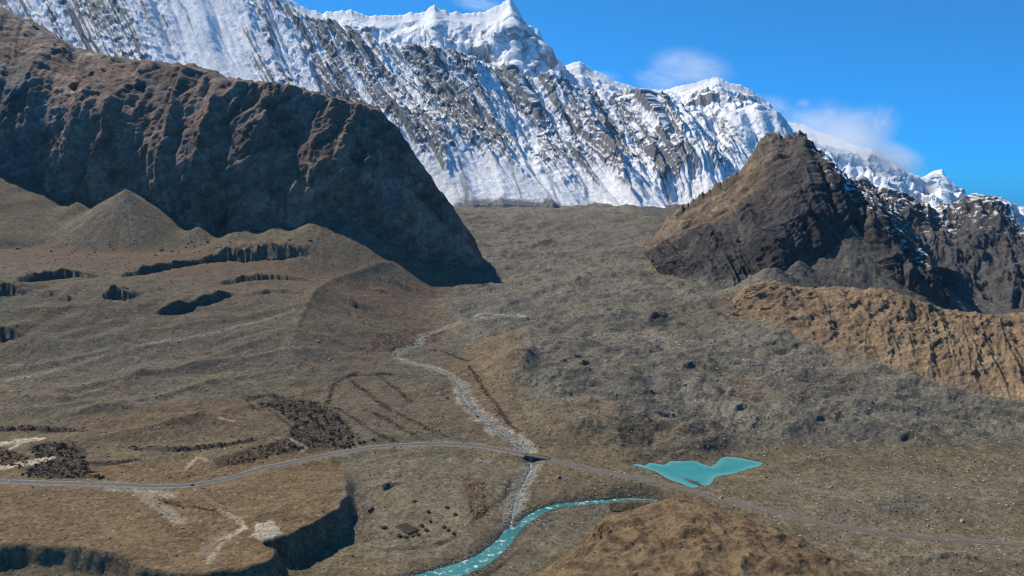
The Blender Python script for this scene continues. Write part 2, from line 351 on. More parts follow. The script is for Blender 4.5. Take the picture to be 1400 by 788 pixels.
# lateral moraine crest west of the stream: sharp-backed ridge
def ridge(pts, h, L, p=1.0, n=40):
    pl = poly(pts, n); i, d, t, s = pdist(pl, L * 4); w = np.sin(np.pi * np.clip(t, 0.02, .98)) ** .5
    Z.ravel()[i] += (h * w * np.exp(-(d / L) ** p)).astype(np.float32)
ridge([(560,360),(500,372),(455,385),(430,405),(412,440),(398,475)], 13, 22)
ridge([(690,445),(722,450),(728,475),(715,505),(690,530)], 5, 14)
ridge([(200,352),(300,338),(380,335),(430,345)], 6, 30)
ridge([(0,478),(100,470),(200,455),(300,440),(400,420)], 5, 16)
ridge([(480,640),(540,625),(600,618)], 3, 12)
for pts, h_, L2 in [([(0,545),(120,530),(220,510),(300,495),(400,476)],7,15),([(60,578),(200,550),(300,522),(390,505)],8,16),([(120,603),(250,577),(340,556)],7,15),([(0,565),(60,562),(130,548)],6,12),([(0,508),(80,498),(170,478)],6,13),([(250,500),(320,478),(380,455)],6,12),
    ([(760,470),(850,482),(950,520),(1040,570)],8,18),([(1040,600),(1120,565),(1230,590),(1390,640)],7,18),([(900,380),(960,410),(1010,460),(1080,500)],8,22),([(730,400),(800,380),(870,370)],8,24),([(1080,530),(1180,545),(1280,570)],6,15),([(830,530),(900,515),(980,540)],6,14),([(760,440),(840,430),(900,450)],7,18),([(690,350),(760,330),(830,330)],9,28),([(900,600),(960,580),(1010,590)],5,10),([(1060,640),(1150,625),(1260,640)],4,14)]: ridge(pts, h_, L2)
# --- cut banks: the ground breaks off towards the viewer, then recovers
SCARPS = []
def scarp(pts, h, L, face=4.0, seed=5, n=60):
    L = L * 1.7
    pl = poly(pts, n); R = L * 3.5
    i, d, t, s = pdist(pl, R)
    x, y = GX.ravel()[i], GY.ravel()[i]
    sd = np.where(s < 0, d, -d) + 9 * fbm2(x, y, 36, 4, seed, .5) * min(1, h / 8) # right of travel (left->right) = towards viewer
    w = np.clip(np.sin(np.pi * np.clip(t, 0.0, 1.0)), 0, 1) ** .6 * np.clip(.95 + .9 * fbm2(x, y, 30, 3, seed + 40, .6), .25, 1.5)
    up = sst(face, 0, sd) * np.exp(np.minimum(sd, 0) / (L * .8)); cut = sst(0, face, sd) * np.exp(-np.clip(sd - face, 0, None) / (L * .5))
    dz = h * w * (.72 * up - .28 * cut)
    Z.ravel()[i] += dz.astype(np.float32)
    SCARPS.append((i, np.exp(-((sd - face * .5) / (face * .9)) ** 2) * w))
scarp([(-20,400),(10,396),(30,403)], 26, 34)
scarp([(20,384),(60,380),(100,376),(140,379)], 21, 30, 6); scarp([(138,406),(158,402),(178,408)], 28, 28, 6, seed=9)
scarp([(56,404),(72,404)], 12, 14); scarp([(80,408),(99,408)], 14, 16, seed=8)
scarp([(212,429),(245,421),(266,416)], 19, 30, 6, 12); scarp([(262,416),(290,408),(316,401)], 19, 30, 6, 13)
scarp([(160,378),(210,369),(248,362),(286,357)], 20, 26, 5, seed=14)
scarp([(272,356),(310,350),(345,352),(380,346),(426,347)], 40, 34, 7, 16)
scarp([(295,388),(330,382),(375,380),(425,385)], 14, 20, 5, seed=17); scarp([(330,405),(370,398),(420,400)], 9, 16, seed=18)
scarp([(-20,463),(8,458),(26,462)], 20, 30, seed=18)
scarp([(466,402),(480,415),(500,425)], 14, 18, seed=21); scarp([(470,420),(488,435),(510,448)], 11, 16, seed=22); scarp([(500,395),(525,400),(545,408)], 9, 14, seed=23)
scarp([(520,380),(548,390),(575,402)], 8, 16, seed=25)
scarp([(884,436),(897,432),(913,434)], 17, 15, 5, 24); scarp([(908,438),(925,443),(940,442)], 7, 10, seed=26)
for k_, p_ in enumerate([[(860,400),(872,397),(884,401)],[(1000,560),(1018,555),(1034,560)],[(1110,575),(1130,570),(1150,578)],[(930,500),(948,497),(962,502)],[(790,500),(806,496),(820,501)],[(1220,600),(1245,596),(1268,604)],[(1045,470),(1060,468),(1072,474)],[(740,372),(756,369),(768,373)]]): scarp(p_, 7, 9, 4, 120 + k_)
scarp([(825,425),(840,422),(850,428)], 7, 12, seed=27)
for k, pts in enumerate([[(-20,588),(50,586),(112,588)],[(180,613),(240,616),(300,610),(350,602)],[(115,632),(150,634),(190,628)],[(336,546),(360,540),(400,545),(420,548)],[(450,520),(490,510),(540,512)],[(940,612),(970,606),(1000,597)],[(500,668),(525,668),(545,660)],[(496,755),(560,749),(600,744),(632,728)],[(1255,770),(1300,758),(1345,766)],[(560,476),(600,478),(640,492)]]):
    scarp(pts, [5,5,4,4,3.5,4,6,3.2,4,3][k], [10,9,8,8,8,9,9,8,8,8][k], 3, 30 + k)
print('relief', time.time() - T0)
# --- the terrace in the lower left: a flat tan step that ends in steep earth cliffs
TZ = 15.0
TERR = np.array([atZ(px, py, z)[:2] for px, py, z in [(-900,700,15),(-200,742,15),(-60,750,15),(40,745,15),(110,752,15),(178,766,16),(200,776,16),(260,786,15),(330,782,15),(366,770,15),(376,752,16),(362,742,17),(396,733,18),(430,714,19),(462,692,20),(478,676,20),(474,660,20),(466,640,18),(455,624,15),(440,612,14),(200,600,14),(-900,600,14)]])
i, sd = psd(TERR, 90)
x, y = GX.ravel()[i], GY.ravel()[i]
sd = sd + 10 * fbm2(x, y, 75, 3, 76, .5) + 4.0 * fbm2(x, y, 34, 3, 77, .5)
zt = TZ + 4.5 * np.exp(-((x + 245) / 60) ** 2 - ((y - 790) / 70) ** 2) + 3.2 * fbm2(x, y, 90, 3, 78) + 1.3 * fbm2((x * .9 + y * .4), (y * .9 - x * .4) * 3.5, 70, 3, 79, .5, 'ridge')
zb = Z.ravel()[i]
fw = sst(960, 900, y); zlow = zb + 13 * np.exp(np.minimum(sd, 0) / 13.0) * sst(2, 10, zt - zb) * fw
zt = np.where(zt > zb, zb + (zt - zb) * np.maximum(fw, 0), zt)
Znew = np.where(sd > 0, np.maximum(zb, zt), zlow)
k = np.clip((sd + 11) / 12.5, 0, 1) ** 1.5; Znew = zlow + (np.maximum(zb, zt) - zlow) * k
TEDGE = (i, np.exp(-((sd + 5) / 8.0) ** 2) * sst(3, 10, zt - zb)); TIN = (i, sst(0, 5, sd) * sst(-4, 0, zt - zb))
Z.ravel()[i] = Znew
# --- road
ROADPX = [(-160,656),(-60,657),(0,659),(80,661),(150,663),(215,666),(262,664),(310,655),(360,641),(410,630),(455,622),(500,613),(550,608),(610,607),(660,611),(700,618),(740,627),(790,638),(850,650),(905,661),(950,673),(1000,686),(1050,699),(1110,713),(1180,725),(1260,736),(1340,742),(1420,746),(1560,752)]
RD = poly(ROADPX, 420)
# smooth profile
ker = np.hanning(61); ker /= ker.sum(); RD[:, 2] = np.convolve(np.pad(RD[:, 2], 30, mode='edge'), ker, 'valid') + .6
BRI0, BRI1 = bl(Z, 716, 620)[:2], bl(Z, 752, 630)[:2]
i, d, t, s = pdist(RD, 34)
rz = np.interp(t * (len(RD) - 1), np.arange(len(RD)), RD[:, 2]); w = sst(24, 8, d)
Z.ravel()[i] = (Z.ravel()[i] * (1 - w) + (rz - .55) * w).astype(np.float32)
ROADM = (i, d)
# --- lake
LZ = -1.2
LK = np.array([atZ(px, py, LZ)[:2] for px, py in [(862,636),(872,634),(882,637),(888,632),(908,636),(914,631),(935,630),(952,630),(960,635),(972,638),(979,634),(984,627),(992,624),(1006,625),(1020,628),(1045,633),(1038,638),(1022,642),(1004,648),(984,651),(977,653),(972,663),(956,666),(946,668),(930,661),(912,655),(896,645),(880,640)]])
SPIT = np.array([atZ(px, py, LZ)[:2] for px, py in [(933,653),(942,655),(952,659),(962,664),(956,665),(944,660)]])
LKs = resample(np.vstack([LK, LK[:1]]), 160)[:-1]
i, sd = psd(LKs, 45); ii, s2 = psd(SPIT, 200); spit = np.full(GX.size, -1e3, np.float32); spit[ii] = s2; x, y = GX.ravel()[i], GY.ravel()[i]
sd = np.minimum(sd, -spit[i]) + 1.2 * fbm2(x, y, 10, 2, 81)
zin = LZ - 1.6 * sst(0, 6, sd) - .05; zo = LZ + .25 + np.maximum(0, -sd) * .16
zz = Z.ravel()[i]; w = sst(40, 10, -sd)
keep = np.ones(len(i), bool); rd = np.full(GX.size, 1e3, np.float32); rd[ROADM[0]] = ROADM[1]; nearroad = sst(9, 13, rd[i])
znew = np.where(sd > 0, np.minimum(zz, zin), np.maximum(LZ + .25, zz * (1 - w) + np.minimum(zz, zo) * w))
Z.ravel()[i] = zz + (znew - zz) * np.maximum(nearroad, sd > -2)
LAKEM = (i, sd)
# --- rivers
RIVPX = [(940,712),(915,690),(893,684),(860,683),(825,686),(790,689),(760,692),(738,700),(715,714),(700,726),(688,742),(672,757),(655,768),(630,778),(590,790),(520,812),(420,850)]
RV = np.array([atZ(px, py, z) for (px, py), z in zip(RIVPX, np.linspace(-10.2, -15.5, len(RIVPX)))])
RV = resample(RV, 240)
RW = np.interp(np.linspace(0, 1, 240), [0,.2,.4,.55,.7,1], [3.2,3.8,5.4,8.6,12.0,16.0])        # half width
def carve(pl, hw, depth, bank, floor):
    i, d, t, s = pdist(pl, bank * 2.2)
    h = np.interp(t, np.linspace(0, 1, len(pl)), hw); zw = np.interp(t, np.linspace(0, 1, len(pl)), pl[:, 2])
    x, y = GX.ravel()[i], GY.ravel()[i]
    e = d - h + 1.0 * fbm2(x, y, 9, 2, 83)
    zz = Z.ravel()[i]; w = sst(bank * 2.0, 0, e)
    tgt = np.where(e < 0, zw - depth, zw + .3 + floor * np.maximum(e, 0))
    Z.ravel()[i] = (zz * (1 - w) + tgt * w).astype(np.float32)
    return (i, e)
RIVM = carve(RV, RW, 1.4, 11, .2)
STPX = [(712,433),(690,432),(655,436),(632,442),(600,452),(575,460),(572,473),(545,480),(541,487),(556,496),(585,502),(612,512),(630,528),(634,545),(648,562),(668,578),(690,594),(708,607),(722,617),(728,632),(722,648),(714,664),(706,682),(702,700),(698,722)]
ST = poly(STPX, 260)
ker = np.hanning(31); ker /= ker.sum(); ST[:, 2] = np.convolve(np.pad(ST[:, 2], 15, mode='edge'), ker, 'valid')
ST[:, 2] = np.minimum.accumulate(ST[:, 2]) - .8
# the gorge under the bridge
tt = np.linspace(0, 1, 260); ib = int(np.argmin(np.hypot(ST[:, 0] - (BRI0[0] + BRI1[0]) / 2, ST[:, 1] - (BRI0[1] + BRI1[1]) / 2)))
ST[:, 2] -= 5.5 * np.exp(-((np.arange(260) - ib) / 16.0) ** 2)
zend = -10.5; ST[ib:, 2] = np.minimum(ST[ib:, 2], np.linspace(ST[ib, 2], zend, 260 - ib)); ST[:, 2] = np.minimum.accumulate(ST[:, 2])
STW = np.full(260, 1.3) + .5 * np.sin(np.arange(260) * .31)
STM = carve(ST, STW, .7, 9, .1)
print('water', time.time() - T0)

# ------------------------------------------------------------------ ground colours (base colours of the materials)
P3 = np.stack([GX, GY, Z], -1)
Nn = normals(P3); slope = 1 - np.abs(Nn[..., 2])
v1 = fbm2(GX, GY, 160, 4, 100); v2 = fbm2(wx, wy, 45, 4, 110); v3 = fbm2(GX, GY, 9, 3, 120, .65); streak = fbm2((wx * .8 + wy * .6) / 4, (wy * .8 - wx * .6), 40, 4, 130)
C = np.empty(GX.shape + (3,), np.float32); C[:] = (.128, .108, .074)
C = mixc(C, (.105, .098, .074), sst(-.1, .35, v1) * .8)
C = mixc(C, (.150, .120, .074), sst(.05, .4, v2) * .6 * (1 - GLAC * .5))
C = mixc(C, (.150, .140, .122), GLAC * .85); C = mixc(C, (.108, .103, .096), GLAC * sst(-.05, .3, v1 + .5 * v2) * .9)
C = mixc(C, (.066, .061, .056), GLAC * sst(1900, 1600, GY) * sst(.10, .36, streak + .3 * v1 + .25 * v3) * .8)
C = mixc(C, (.142, .114, .082), GLAC * sst(.18, .42, fbm2(GX, GY, 220, 3, 140)) * .75)
C = mixc(C, (.098, .088, .082), left * .55 * sst(.2, -.2, v1)); C = mixc(C, (.120, .090, .062), left * sst(0, .4, v2) * .7)
C = mixc(C, (.088, .088, .080), left * sst(1230, 1330, GY) * sst(1750, 1500, GY) * sst(-.3, .2, v1 - .1) * .8)
# talus: grey with paler strips
tl = sst(1950, 2080, GY) * sst(-80, -200, GX) * sst(.1, .18, slope)
C = mixc(C, (.150, .132, .112), tl); C = mixc(C, (.205, .180, .150), tl * sst(.05, .45, v2 + .4 * v3) * .6)
flat_l = sst(1650, 1800, GY) * sst(2120, 2000, GY) * sst(-150, -260, GX) * sst(.14, .06, slope)
C = mixc(C, (.105, .078, .062), flat_l * .85)
C = mixc(C, (.092, .086, .086), sst(1780, 1850, GY) * sst(600, 700, GX) * .95)
def paint(pts, wd, colr, op=1.0, rag=.5, seed=150, n=80, z=None):
    pl = poly(pts, n) if z is None else pts
    i, d, t, s = pdist(pl, wd * 2.2)
    x, y = GX.ravel()[i], GY.ravel()[i]
    m = sst(wd * 1.15, wd * .55, d + wd * rag * 1.6 * fbm2(x, y, max(4, wd * .8), 3, seed, .6) + wd * .45 * fbm2(x, y, 34, 2, seed + 9)) * op
    Cf = C.reshape(-1, 3); Cf[i] = mixc(Cf[i], colr, m)
def patch(pts, colr, op=1.0, rag=6, seed=160, thr=None, wl=12):
    pl = poly(pts); i, sd = psd(pl, rag * 2); x, y = GX.ravel()[i], GY.ravel()[i]
    m = sst(-rag * .4, rag * .6, sd + rag * 1.5 * fbm2(x, y, rag * 2.5, 3, seed)) * op
    if thr is not None: m = m * sst(thr - .2, thr + .25, fbm2(x, y, wl, 4, seed + 5, .6))
    Cf = C.reshape(-1, 3); Cf[i] = mixc(Cf[i], colr, m)
TAN = (.150, .108, .060); VEG = (.050, .038, .032); VEGR = (.075, .046, .036); PALE = (.30, .26, .20); GREY = (.145, .135, .115)
# tan earth of the terrace and of the central mound
Cf = C.reshape(-1, 3); i, m = TIN; Cf[i] = mixc(Cf[i], (.148, .106, .060), m * .95)
x, y = GX.ravel()[i], GY.ravel()[i]; Cf[i] = mixc(Cf[i], (.105, .076, .046), m * sst(.1, .4, fbm2((x * .9 + y * .4) / 2, y, 40, 4, 170)) * .8)
Cf[i] = mixc(Cf[i], (.175, .130, .076), m * sst(.15, .45, fbm2(x, y, 55, 4, 175)) * .7)
i, m = TEDGE; Cf[i] = mixc(Cf[i], (.160, .120, .076), m * .9); _b = fbm2(Z.ravel()[i] * 2.2, GX.ravel()[i] * .06, 6, 3, 178); Cf[i] *= (1 + .5 * m * _b)[:, None]
for i, m in SCARPS: Cf[i] = mixc(Cf[i], (.120, .100, .086), m * .8)
patch([(600,520),(640,470),(690,448),(725,455),(720,500),(700,545),(720,600),(660,560)], (.150,.114,.072), .75, 26)
patch([(720,560),(780,545),(850,560),(860,600),(800,615),(740,600)], (.150,.112,.070), .6, 30)
patch([(880,600),(905,570),(945,585),(930,600)], (.165,.125,.076), .8, 6)
patch([(160,560),(300,540),(400,560),(300,600),(180,606),(100,575)], (.128,.094,.062), .7, 14)
patch([(430,625),(470,625),(480,660),(500,690),(560,640),(600,620),(520,615)], (.118,.108,.084), .7, 8)
patch([(1180,720),(1300,715),(1400,725),(1400,765),(1250,750)], (.165,.128,.078), .6, 14, thr=-.05)
patch([(1290,690),(1400,680),(1400,720),(1340,715)], (.165,.120,.066), .6, 10, thr=0)
patch([(960,480),(1040,560),(1200,600),(1400,640),(1400,570),(1250,540),(1120,490)], (.078,.074,.068), .7, 24, thr=.05, wl=40)
patch([(730,440),(900,470),(1000,520),(900,560),(780,540),(730,490)], (.078,.073,.066), .7, 20, thr=.06, wl=36)
patch([(880,395),(960,410),(1010,450),(960,470),(880,450)], (.10,.09,.068), .6, 20)
patch([(480,640),(600,618),(700,628),(690,700),(640,760),(500,765),(450,720)], (.152,.140,.112), .6, 14)
patch([(1040,645),(1390,640),(1390,785),(1200,785),(1060,700)], (.146,.132,.106), .55, 20)
patch([(0,500),(150,470),(330,440),(420,460),(380,540),(200,560),(0,560)], (.122,.108,.092), .5, 20)
# vegetation and red-brown scrub
patch([(345,548),(400,545),(440,550),(470,570),(490,598),(470,612),(430,618),(380,624),(300,640),(290,630),(340,612),(390,600),(400,580),(380,560)], VEG, .8, 6, thr=-.25)
patch([(40,608),(100,604),(115,625),(120,640),(150,655),(60,655),(30,650),(50,630)], VEG, .85, 6, thr=-.3)
patch([(0,610),(40,625),(30,640),(0,636)], VEG, .8, 4, thr=-.2)
patch([(840,575),(880,560),(900,580),(890,612),(850,615)], (.062,.050,.044), .8, 6, thr=-.15)
patch([(930,590),(960,560),(985,580),(1000,600),(960,605)], (.068,.056,.05), .7, 6, thr=-.1)
patch([(850,618),(900,612),(1000,598),(1000,620),(960,632),(900,632),(850,632)], (.075,.064,.056), .7, 6, thr=-.2)
patch([(505,460),(560,445),(610,450),(600,470),(530,480),(508,480)], VEGR, .75, 6, thr=-.12, wl=16)
patch([(630,650),(660,655),(668,700),(650,720),(640,690)], (.10,.066,.036), .8, 4, thr=-.2)
patch([(1195,690),(1260,670),(1280,690),(1220,710)], (.088,.086,.076), .6, 10)
for pts, wd, cc in [([(448,552),(455,525),(480,512),(540,512)],4,VEG),([(480,520),(505,540),(530,560),(570,578),(600,592)],5,VEGR),([(520,515),(545,535),(560,550)],4,VEGR),([(450,555),(480,570),(520,595),(545,605)],3.5,VEG),([(500,560),(540,580),(575,600)],3.5,VEGR),
    ([(640,500),(660,530),(690,570),(715,600)],3.5,VEG),([(560,478),(600,480),(640,495)],3.5,VEG),([(180,613),(240,616),(300,610),(350,602)],3,VEG),([(-20,590),(50,588),(112,590)],4,VEG),([(336,546),(345,558),(372,562),(400,585),(410,605)],2.5,VEG),([(336,544),(370,540),(420,548)],3,VEG),([(115,632),(150,636),(190,628)],2.5,VEG),([(70,608),(110,612),(118,622)],3,VEG),([(200,678),(230,688),(270,695),(300,700)],2.5,VEG),
    ([(700,655),(690,680),(660,700),(645,715)],3,(.07,.05,.04))]:
    paint(pts, wd, cc, .85, .6)
# pale gravel, tracks, salt flats
for pts, wd, cc, op in [(STPX[:13],11,(.235,.225,.205),.95),(STPX[12:19],17,(.235,.225,.205),.95),(STPX[19:],15,(.225,.217,.198),.95),([(541,487),(590,472),(640,470),(600,460)],16,(.118,.116,.102),.8),([(620,452),(650,464),(668,452)],4,(.2,.19,.17),.8),
    ([(650,432),(690,431),(720,433)],4,(.32,.31,.29),.9),([(830,455),(870,458),(920,466)],4,(.22,.21,.19),.7),([(905,466),(925,468)],2.5,(.4,.4,.38),.9),
    ([(0,520),(60,510),(130,490),(200,470),(260,462),(310,450),(400,424)],7,(.205,.175,.135),.85),([(-20,500),(30,498)],3,PALE,.6),([(480,374),(440,395),(418,440),(398,478),(404,520),(396,545)],4,(.165,.138,.100),.4),([(300,500),(330,490),(380,478),(400,474)],3,PALE,.5),([(200,545),(260,535),(300,520),(350,508)],2.5,(.19,.16,.12),.5),([(0,535),(60,530),(150,520)],3,(.19,.16,.12),.5),
    ([(-10,642),(30,634),(64,628)],9,(.42,.38,.29),1.0),([(-10,609),(25,603),(58,600)],7,(.42,.38,.29),1.0),([(30,605),(12,615)],3,(.36,.32,.24),.8),([(150,666),(190,670),(235,678)],9,(.26,.24,.205),.85),([(190,672),(215,690),(245,712)],8,(.24,.22,.185),.8),
    ([(170,668),(210,690),(240,715)],5,(.21,.19,.16),.6),([(300,698),(322,708),(335,722),(300,745),(285,770)],4,(.28,.24,.17),.85),([(334,722),(318,730),(296,738)],5,(.38,.33,.23),1.0),([(265,670),(295,690),(310,705)],3,(.21,.17,.115),.6),([(275,760),(290,740),(310,730)],8,(.17,.15,.125),.7),
    ([(130,700),(150,725),(190,745),(260,765)],3,(.19,.145,.088),.6),([(100,690),(110,710),(100,730)],4,(.18,.135,.08),.5),
    ([(300,572),(318,576)],4,(.30,.26,.19),.8),([(440,788),(452,765),(480,745),(540,700),(560,680)],3.5,(.175,.155,.115),.6),([(560,690),(600,690),(630,700),(610,740),(595,760)],3,(.22,.19,.125),.6),([(590,690),(625,720),(650,740)],6,(.20,.175,.115),.5),([(520,700),(545,693),(570,690)],6,(.19,.165,.11),.6),
    ([(880,690),(840,705),(790,735),(740,765),(700,790)],3,(.165,.14,.098),.6),([(1060,700),(1080,725),(1120,745),(1180,757)],3,(.19,.165,.125),.6),([(1185,712),(1230,705),(1260,712)],2.5,(.19,.165,.125),.5),([(860,650),(920,618),(960,608),(1000,598)],3,(.16,.14,.11),.6),
    ([(255,640),(270,625),(285,630)],4,PALE,.7),([(395,600),(420,612),(412,618)],3,PALE,.7)]:
    paint(pts, wd, cc, op, .45)
patch([(350,715),(375,712),(388,730),(360,740),(345,735)], (.36,.33,.28), .95, 4, thr=-.3, wl=6)
patch([(740,690),(800,688),(870,690),(820,720),(760,760),(720,788),(690,788),(700,750),(720,710)], (.122,.112,.092), .7, 6)
patch([(886,434),(912,432),(916,446),(888,448)], (.035,.04,.048), .9, 2)
# water's edge: dark wet stones, shoreline
i, e = RIVM; m = sst(9, 0, e) ; Cf[i] = mixc(Cf[i], (.085, .082, .074), m * .75)
i, e = STM; m = sst(3.5, .5, e); Cf[i] = mixc(Cf[i], (.16, .155, .14), m * .6)
i, sd = LAKEM; m = sst(-5, -.5, sd); Cf[i] = mixc(Cf[i], (.072, .060, .050), m * .8)
# road embankment gravel
i, d = ROADM; x, y = GX.ravel()[i], GY.ravel()[i]; m = sst(15, 7, d + 4 * fbm2(x, y, 20, 3, 190)); Cf[i] = mixc(Cf[i], (.150, .135, .108), m * .75)
v4 = fbm2(GX, GY, 5.5, 3, 125, .8)
C *= np.array([1.06, .96, .81], np.float32) * (1 - GLAC[..., None]) + np.array([1.07, 1.0, .83], np.float32) * GLAC[..., None]
_l = C.mean(-1, keepdims=True); C = C + (_l - C) * (.10 + .12 * GLAC[..., None])
fa = .3 + .7 * STONY
C *= np.clip(1.04 + .26 * v3 * fa + .20 * v2 + .34 * v4 * fa, .45, 1.8)[..., None]
C *= (1 - .22 * GLAC * sst(.1, .5, -flow))[..., None]  # glacier colour is darker in the hollows of the flow ridges
# snow blown along the far edge of the glacier
sn = sst(3300, 4000, GY + 500 * v2) * .25 * (v3 > .1); C = mixc(C, (.5, .52, .55), sn * .5)
M_GROUND = mat_attr('glacial_debris', 5.5, 16, .60, .25, 1.0, 2.2, stones=.20, sscale=.13)
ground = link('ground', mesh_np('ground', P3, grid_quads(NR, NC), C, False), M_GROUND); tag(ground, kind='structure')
print('ground', time.time() - T0, len(ground.data.polygons))

# ================================================================== MOUNTAINS (lofted sheets between ridge and foot, real depth, back slopes included)
def curve(pts, S):
    a = np.array([[s, *atY(px, py, y)] for s, px, py, y in pts]); return np.stack([np.interp(S, a[:, 0], a[:, k]) for k in (1, 2, 3)], 1)
def loft(curves, tv, ns, ntt, srange, backs=((250, .75), (900, .7))):
    S = np.linspace(*srange, ns); Cs = [curve(c, S) for c in curves]
    T = np.linspace(0, 1, ntt); tv = np.array(tv, float); K = np.stack(Cs)              # (k, ns, 3)
    # monotone cubic across the curves
    h = np.diff(tv)[:, None, None]; dl = np.diff(K, axis=0) / h; m = np.empty_like(K); m[0] = dl[0]; m[-1] = dl[-1]
    if len(K) > 2: m[1:-1] = np.where(dl[:-1] * dl[1:] > 0, 2 * dl[:-1] * dl[1:] / (dl[:-1] + dl[1:] + 1e-9), 0)
    P = np.empty((ntt, ns, 3))
    for n_, t in enumerate(T):
        i = min(np.searchsorted(tv, t, 'right') - 1, len(tv) - 2); hh = tv[i + 1] - tv[i]; q = (t - tv[i]) / hh
        h00 = 2 * q**3 - 3 * q**2 + 1; h10 = q**3 - 2 * q**2 + q; h01 = -2 * q**3 + 3 * q**2; h11 = q**3 - q**2
        P[n_] = h00 * K[i] + h10 * hh * m[i] + h01 * K[i + 1] + h11 * hh * m[i + 1]
    Sg = np.repeat(S[None], ntt, 0); Tg = np.repeat(T[:, None], ns, 1)
    return P, Sg, Tg
def add_back(P, C, depth, drop, nb=14):
    top = P[0]; q = np.linspace(1, 0, nb, endpoint=False)[:, None, None]                # far back -> crest
    off = np.array([0, depth, -drop]); jit = (fbm2(np.repeat(np.arange(P.shape[1])[None], nb, 0) * 1.0, np.repeat(np.arange(nb)[:, None], P.shape[1], 1) * 6.0, 20, 3, 9) * 30)[..., None] * np.array([0, 0, 1.]) * np.minimum(q * 4, 1) * (depth / 600)
    B = top[None] + off * q + jit
    return np.concatenate([B, P]), np.concatenate([np.repeat(C[:1], nb, 0), C])
SMOOTH = False
def build(name, P, C, mat, label=None):
    d = P[-1, :, 1].mean() / 2200.0
    P = np.concatenate([P, P[-1:] + np.array([0, -30, -60]) * d, P[-1:] + np.array([0, -30, -220]) * d]); C = np.concatenate([C, C[-1:], C[-1:]])
    n, m = P.shape[:2]
    o = link(name, mesh_np(name, P, grid_quads(n, m)[:, ::-1], C, SMOOTH), mat); tag(o, label, kind='structure'); return o

# ---- left cliff
cr = [(-400,-400,-120,3900),(-200,-200,-60,3700),(0,0,8,3420),(50,50,31,3330),(80,82,52,3250),(110,108,66,3150),(150,150,76,3000),(200,200,83,2860),(250,250,87,2720),(282,282,92,2650),(310,310,105,2580),(345,345,111,2500),(385,385,114,2480),(425,425,124,2450),(455,455,132,2440),(490,490,139,2420),(518,518,146,2410),(532,532,166,2400),(550,550,192,2390),(570,570,218,2375),(590,590,243,2365),(612,612,273,2355),(635,635,306,2345),(652,652,333,2340),(661,660,352,2335),(668,664,368,2330)]
md = [(-400,-420,60,2850),(0,-20,110,2660),(60,40,140,2600),(150,120,165,2520),(250,225,185,2430),(345,320,190,2360),(425,415,200,2290),(490,490,225,2270),(532,535,255,2265),(570,568,290,2262),(612,606,330,2262),(652,640,352,2275),(668,662,372,2300)]
ft = [(-400,-440,330,2400),(0,-20,330,2390),(60,40,330,2370),(150,130,330,2350),(250,230,345,2260),(345,330,350,2190),(425,420,345,2170),(490,490,370,2140),(532,540,385,2140),(570,562,388,2190),(612,596,386,2230),(652,632,380,2260),(668,650,380,2290)]
P, S, T = loft([cr, md, ft], [0, .5, 1], 490, 215, (-250, 668))
Nm = normals(P)
wq = 20 * fbm2(S, T * 120, 60, 3, 204)
rib = fbm2(S + 60 * T + wq, T * 70, 84, 3, 205, .5, 'ridge'); rib2 = fbm2(S + 30 * T + .6 * wq, T * 24, 20, 4, 207, .55, 'ridge')
big = fbm3(P + 25 * fbm3(P, 120, 2, 208)[..., None], (150, 150, 230), 5, 210, .5, 'ridge'); sml = fbm3(P, 22, 4, 220, .62, 'ridge')
amp = sst(0, .10, T) * (1 - .75 * sst(.72, 1, T)) * (1 - .6 * sst(560, 650, S))
Wp = P + 16 * np.stack([fbm3(P, 60, 3, 213), fbm3(P, 60, 3, 214), fbm3(P, 60, 3, 215)], -1)
fc = 26 * facet3(Wp, (95, 95, 130), 216) + 13 * facet3(Wp, (42, 42, 60), 217) + 6 * facet3(Wp, (19, 19, 26), 218)
ldg = saw((Wp[..., 2] * .86 - Wp[..., 0] * .5) / 46) * 9 + saw((Wp[..., 2] * .86 - Wp[..., 0] * .5) / 17) * 3.5
amp = amp * (1 - .8 * sst(540, 640, S))
dsp = amp * (46 * (rib - .1) + 12 * (rib2 - .1) + 8 * sst(320, 150, S) * (big - .1) + .2 * fc + .4 * ldg) + (.3 + .7 * sst(0, .06, T)) * 1.2 * sml
sgn = np.sign(Nm[..., 1:2] * -1)                       # make the normals face the viewer
Nm = Nm * sgn
P = P + Nm * dsp[..., None]
jag = fbm2(S, T, 16, 4, 230, .6); P[..., 2] += (1 - sst(0, .05, T)) * jag * 22
Nd = normals(P); Nd *= np.sign(Nd[..., 2:3]); sl = 1 - Nd[..., 2]
c1 = fbm3(P, (120, 120, 90), 4, 240); c2 = fbm3(P, 30, 3, 250)
C = np.empty(P.shape, np.float32); C[:] = (.215, .140, .104)
C = mixc(C, (.27, .155, .108), sst(.05, .4, c1) * .75); C = mixc(C, (.150, .118, .105), sst(.0, .4, -c1 + .4 * c2) * .8)
C = mixc(C, (.150, .122, .096), sst(.5, .25, sl) * sst(.25, 0, T) * .8)
C = mixc(C, (.150, .140, .128), sst(110, 10, S - 60 * T) * sst(.15, .4, T) * sst(-.1, .12, fbm2(S + 150 * T, T * 30, 40, 3, 255)) * .9)
C = mixc(C, (.45, .46, .50), sst(230, 60, S) * sst(.22, 0, T) * sst(.05, .35, c2 + .2 * c1) * .8)
C *= (1 + .25 * c2 + .014 * fc + .03 * ldg + .35 * fbm2(S + 30 * T + .6 * wq, T * 26, 9, 3, 258))[..., None]
P, C = add_back(P, C, 900, 420)
M_ROCK = mat_attr('brown_rock', 14, 55, .55, .35, 1.0, 6.0)
build('rocky_mountain', P, C, M_ROCK, 'dark brown rock cliff above the grey talus fans')
print('cliff', time.time() - T0)

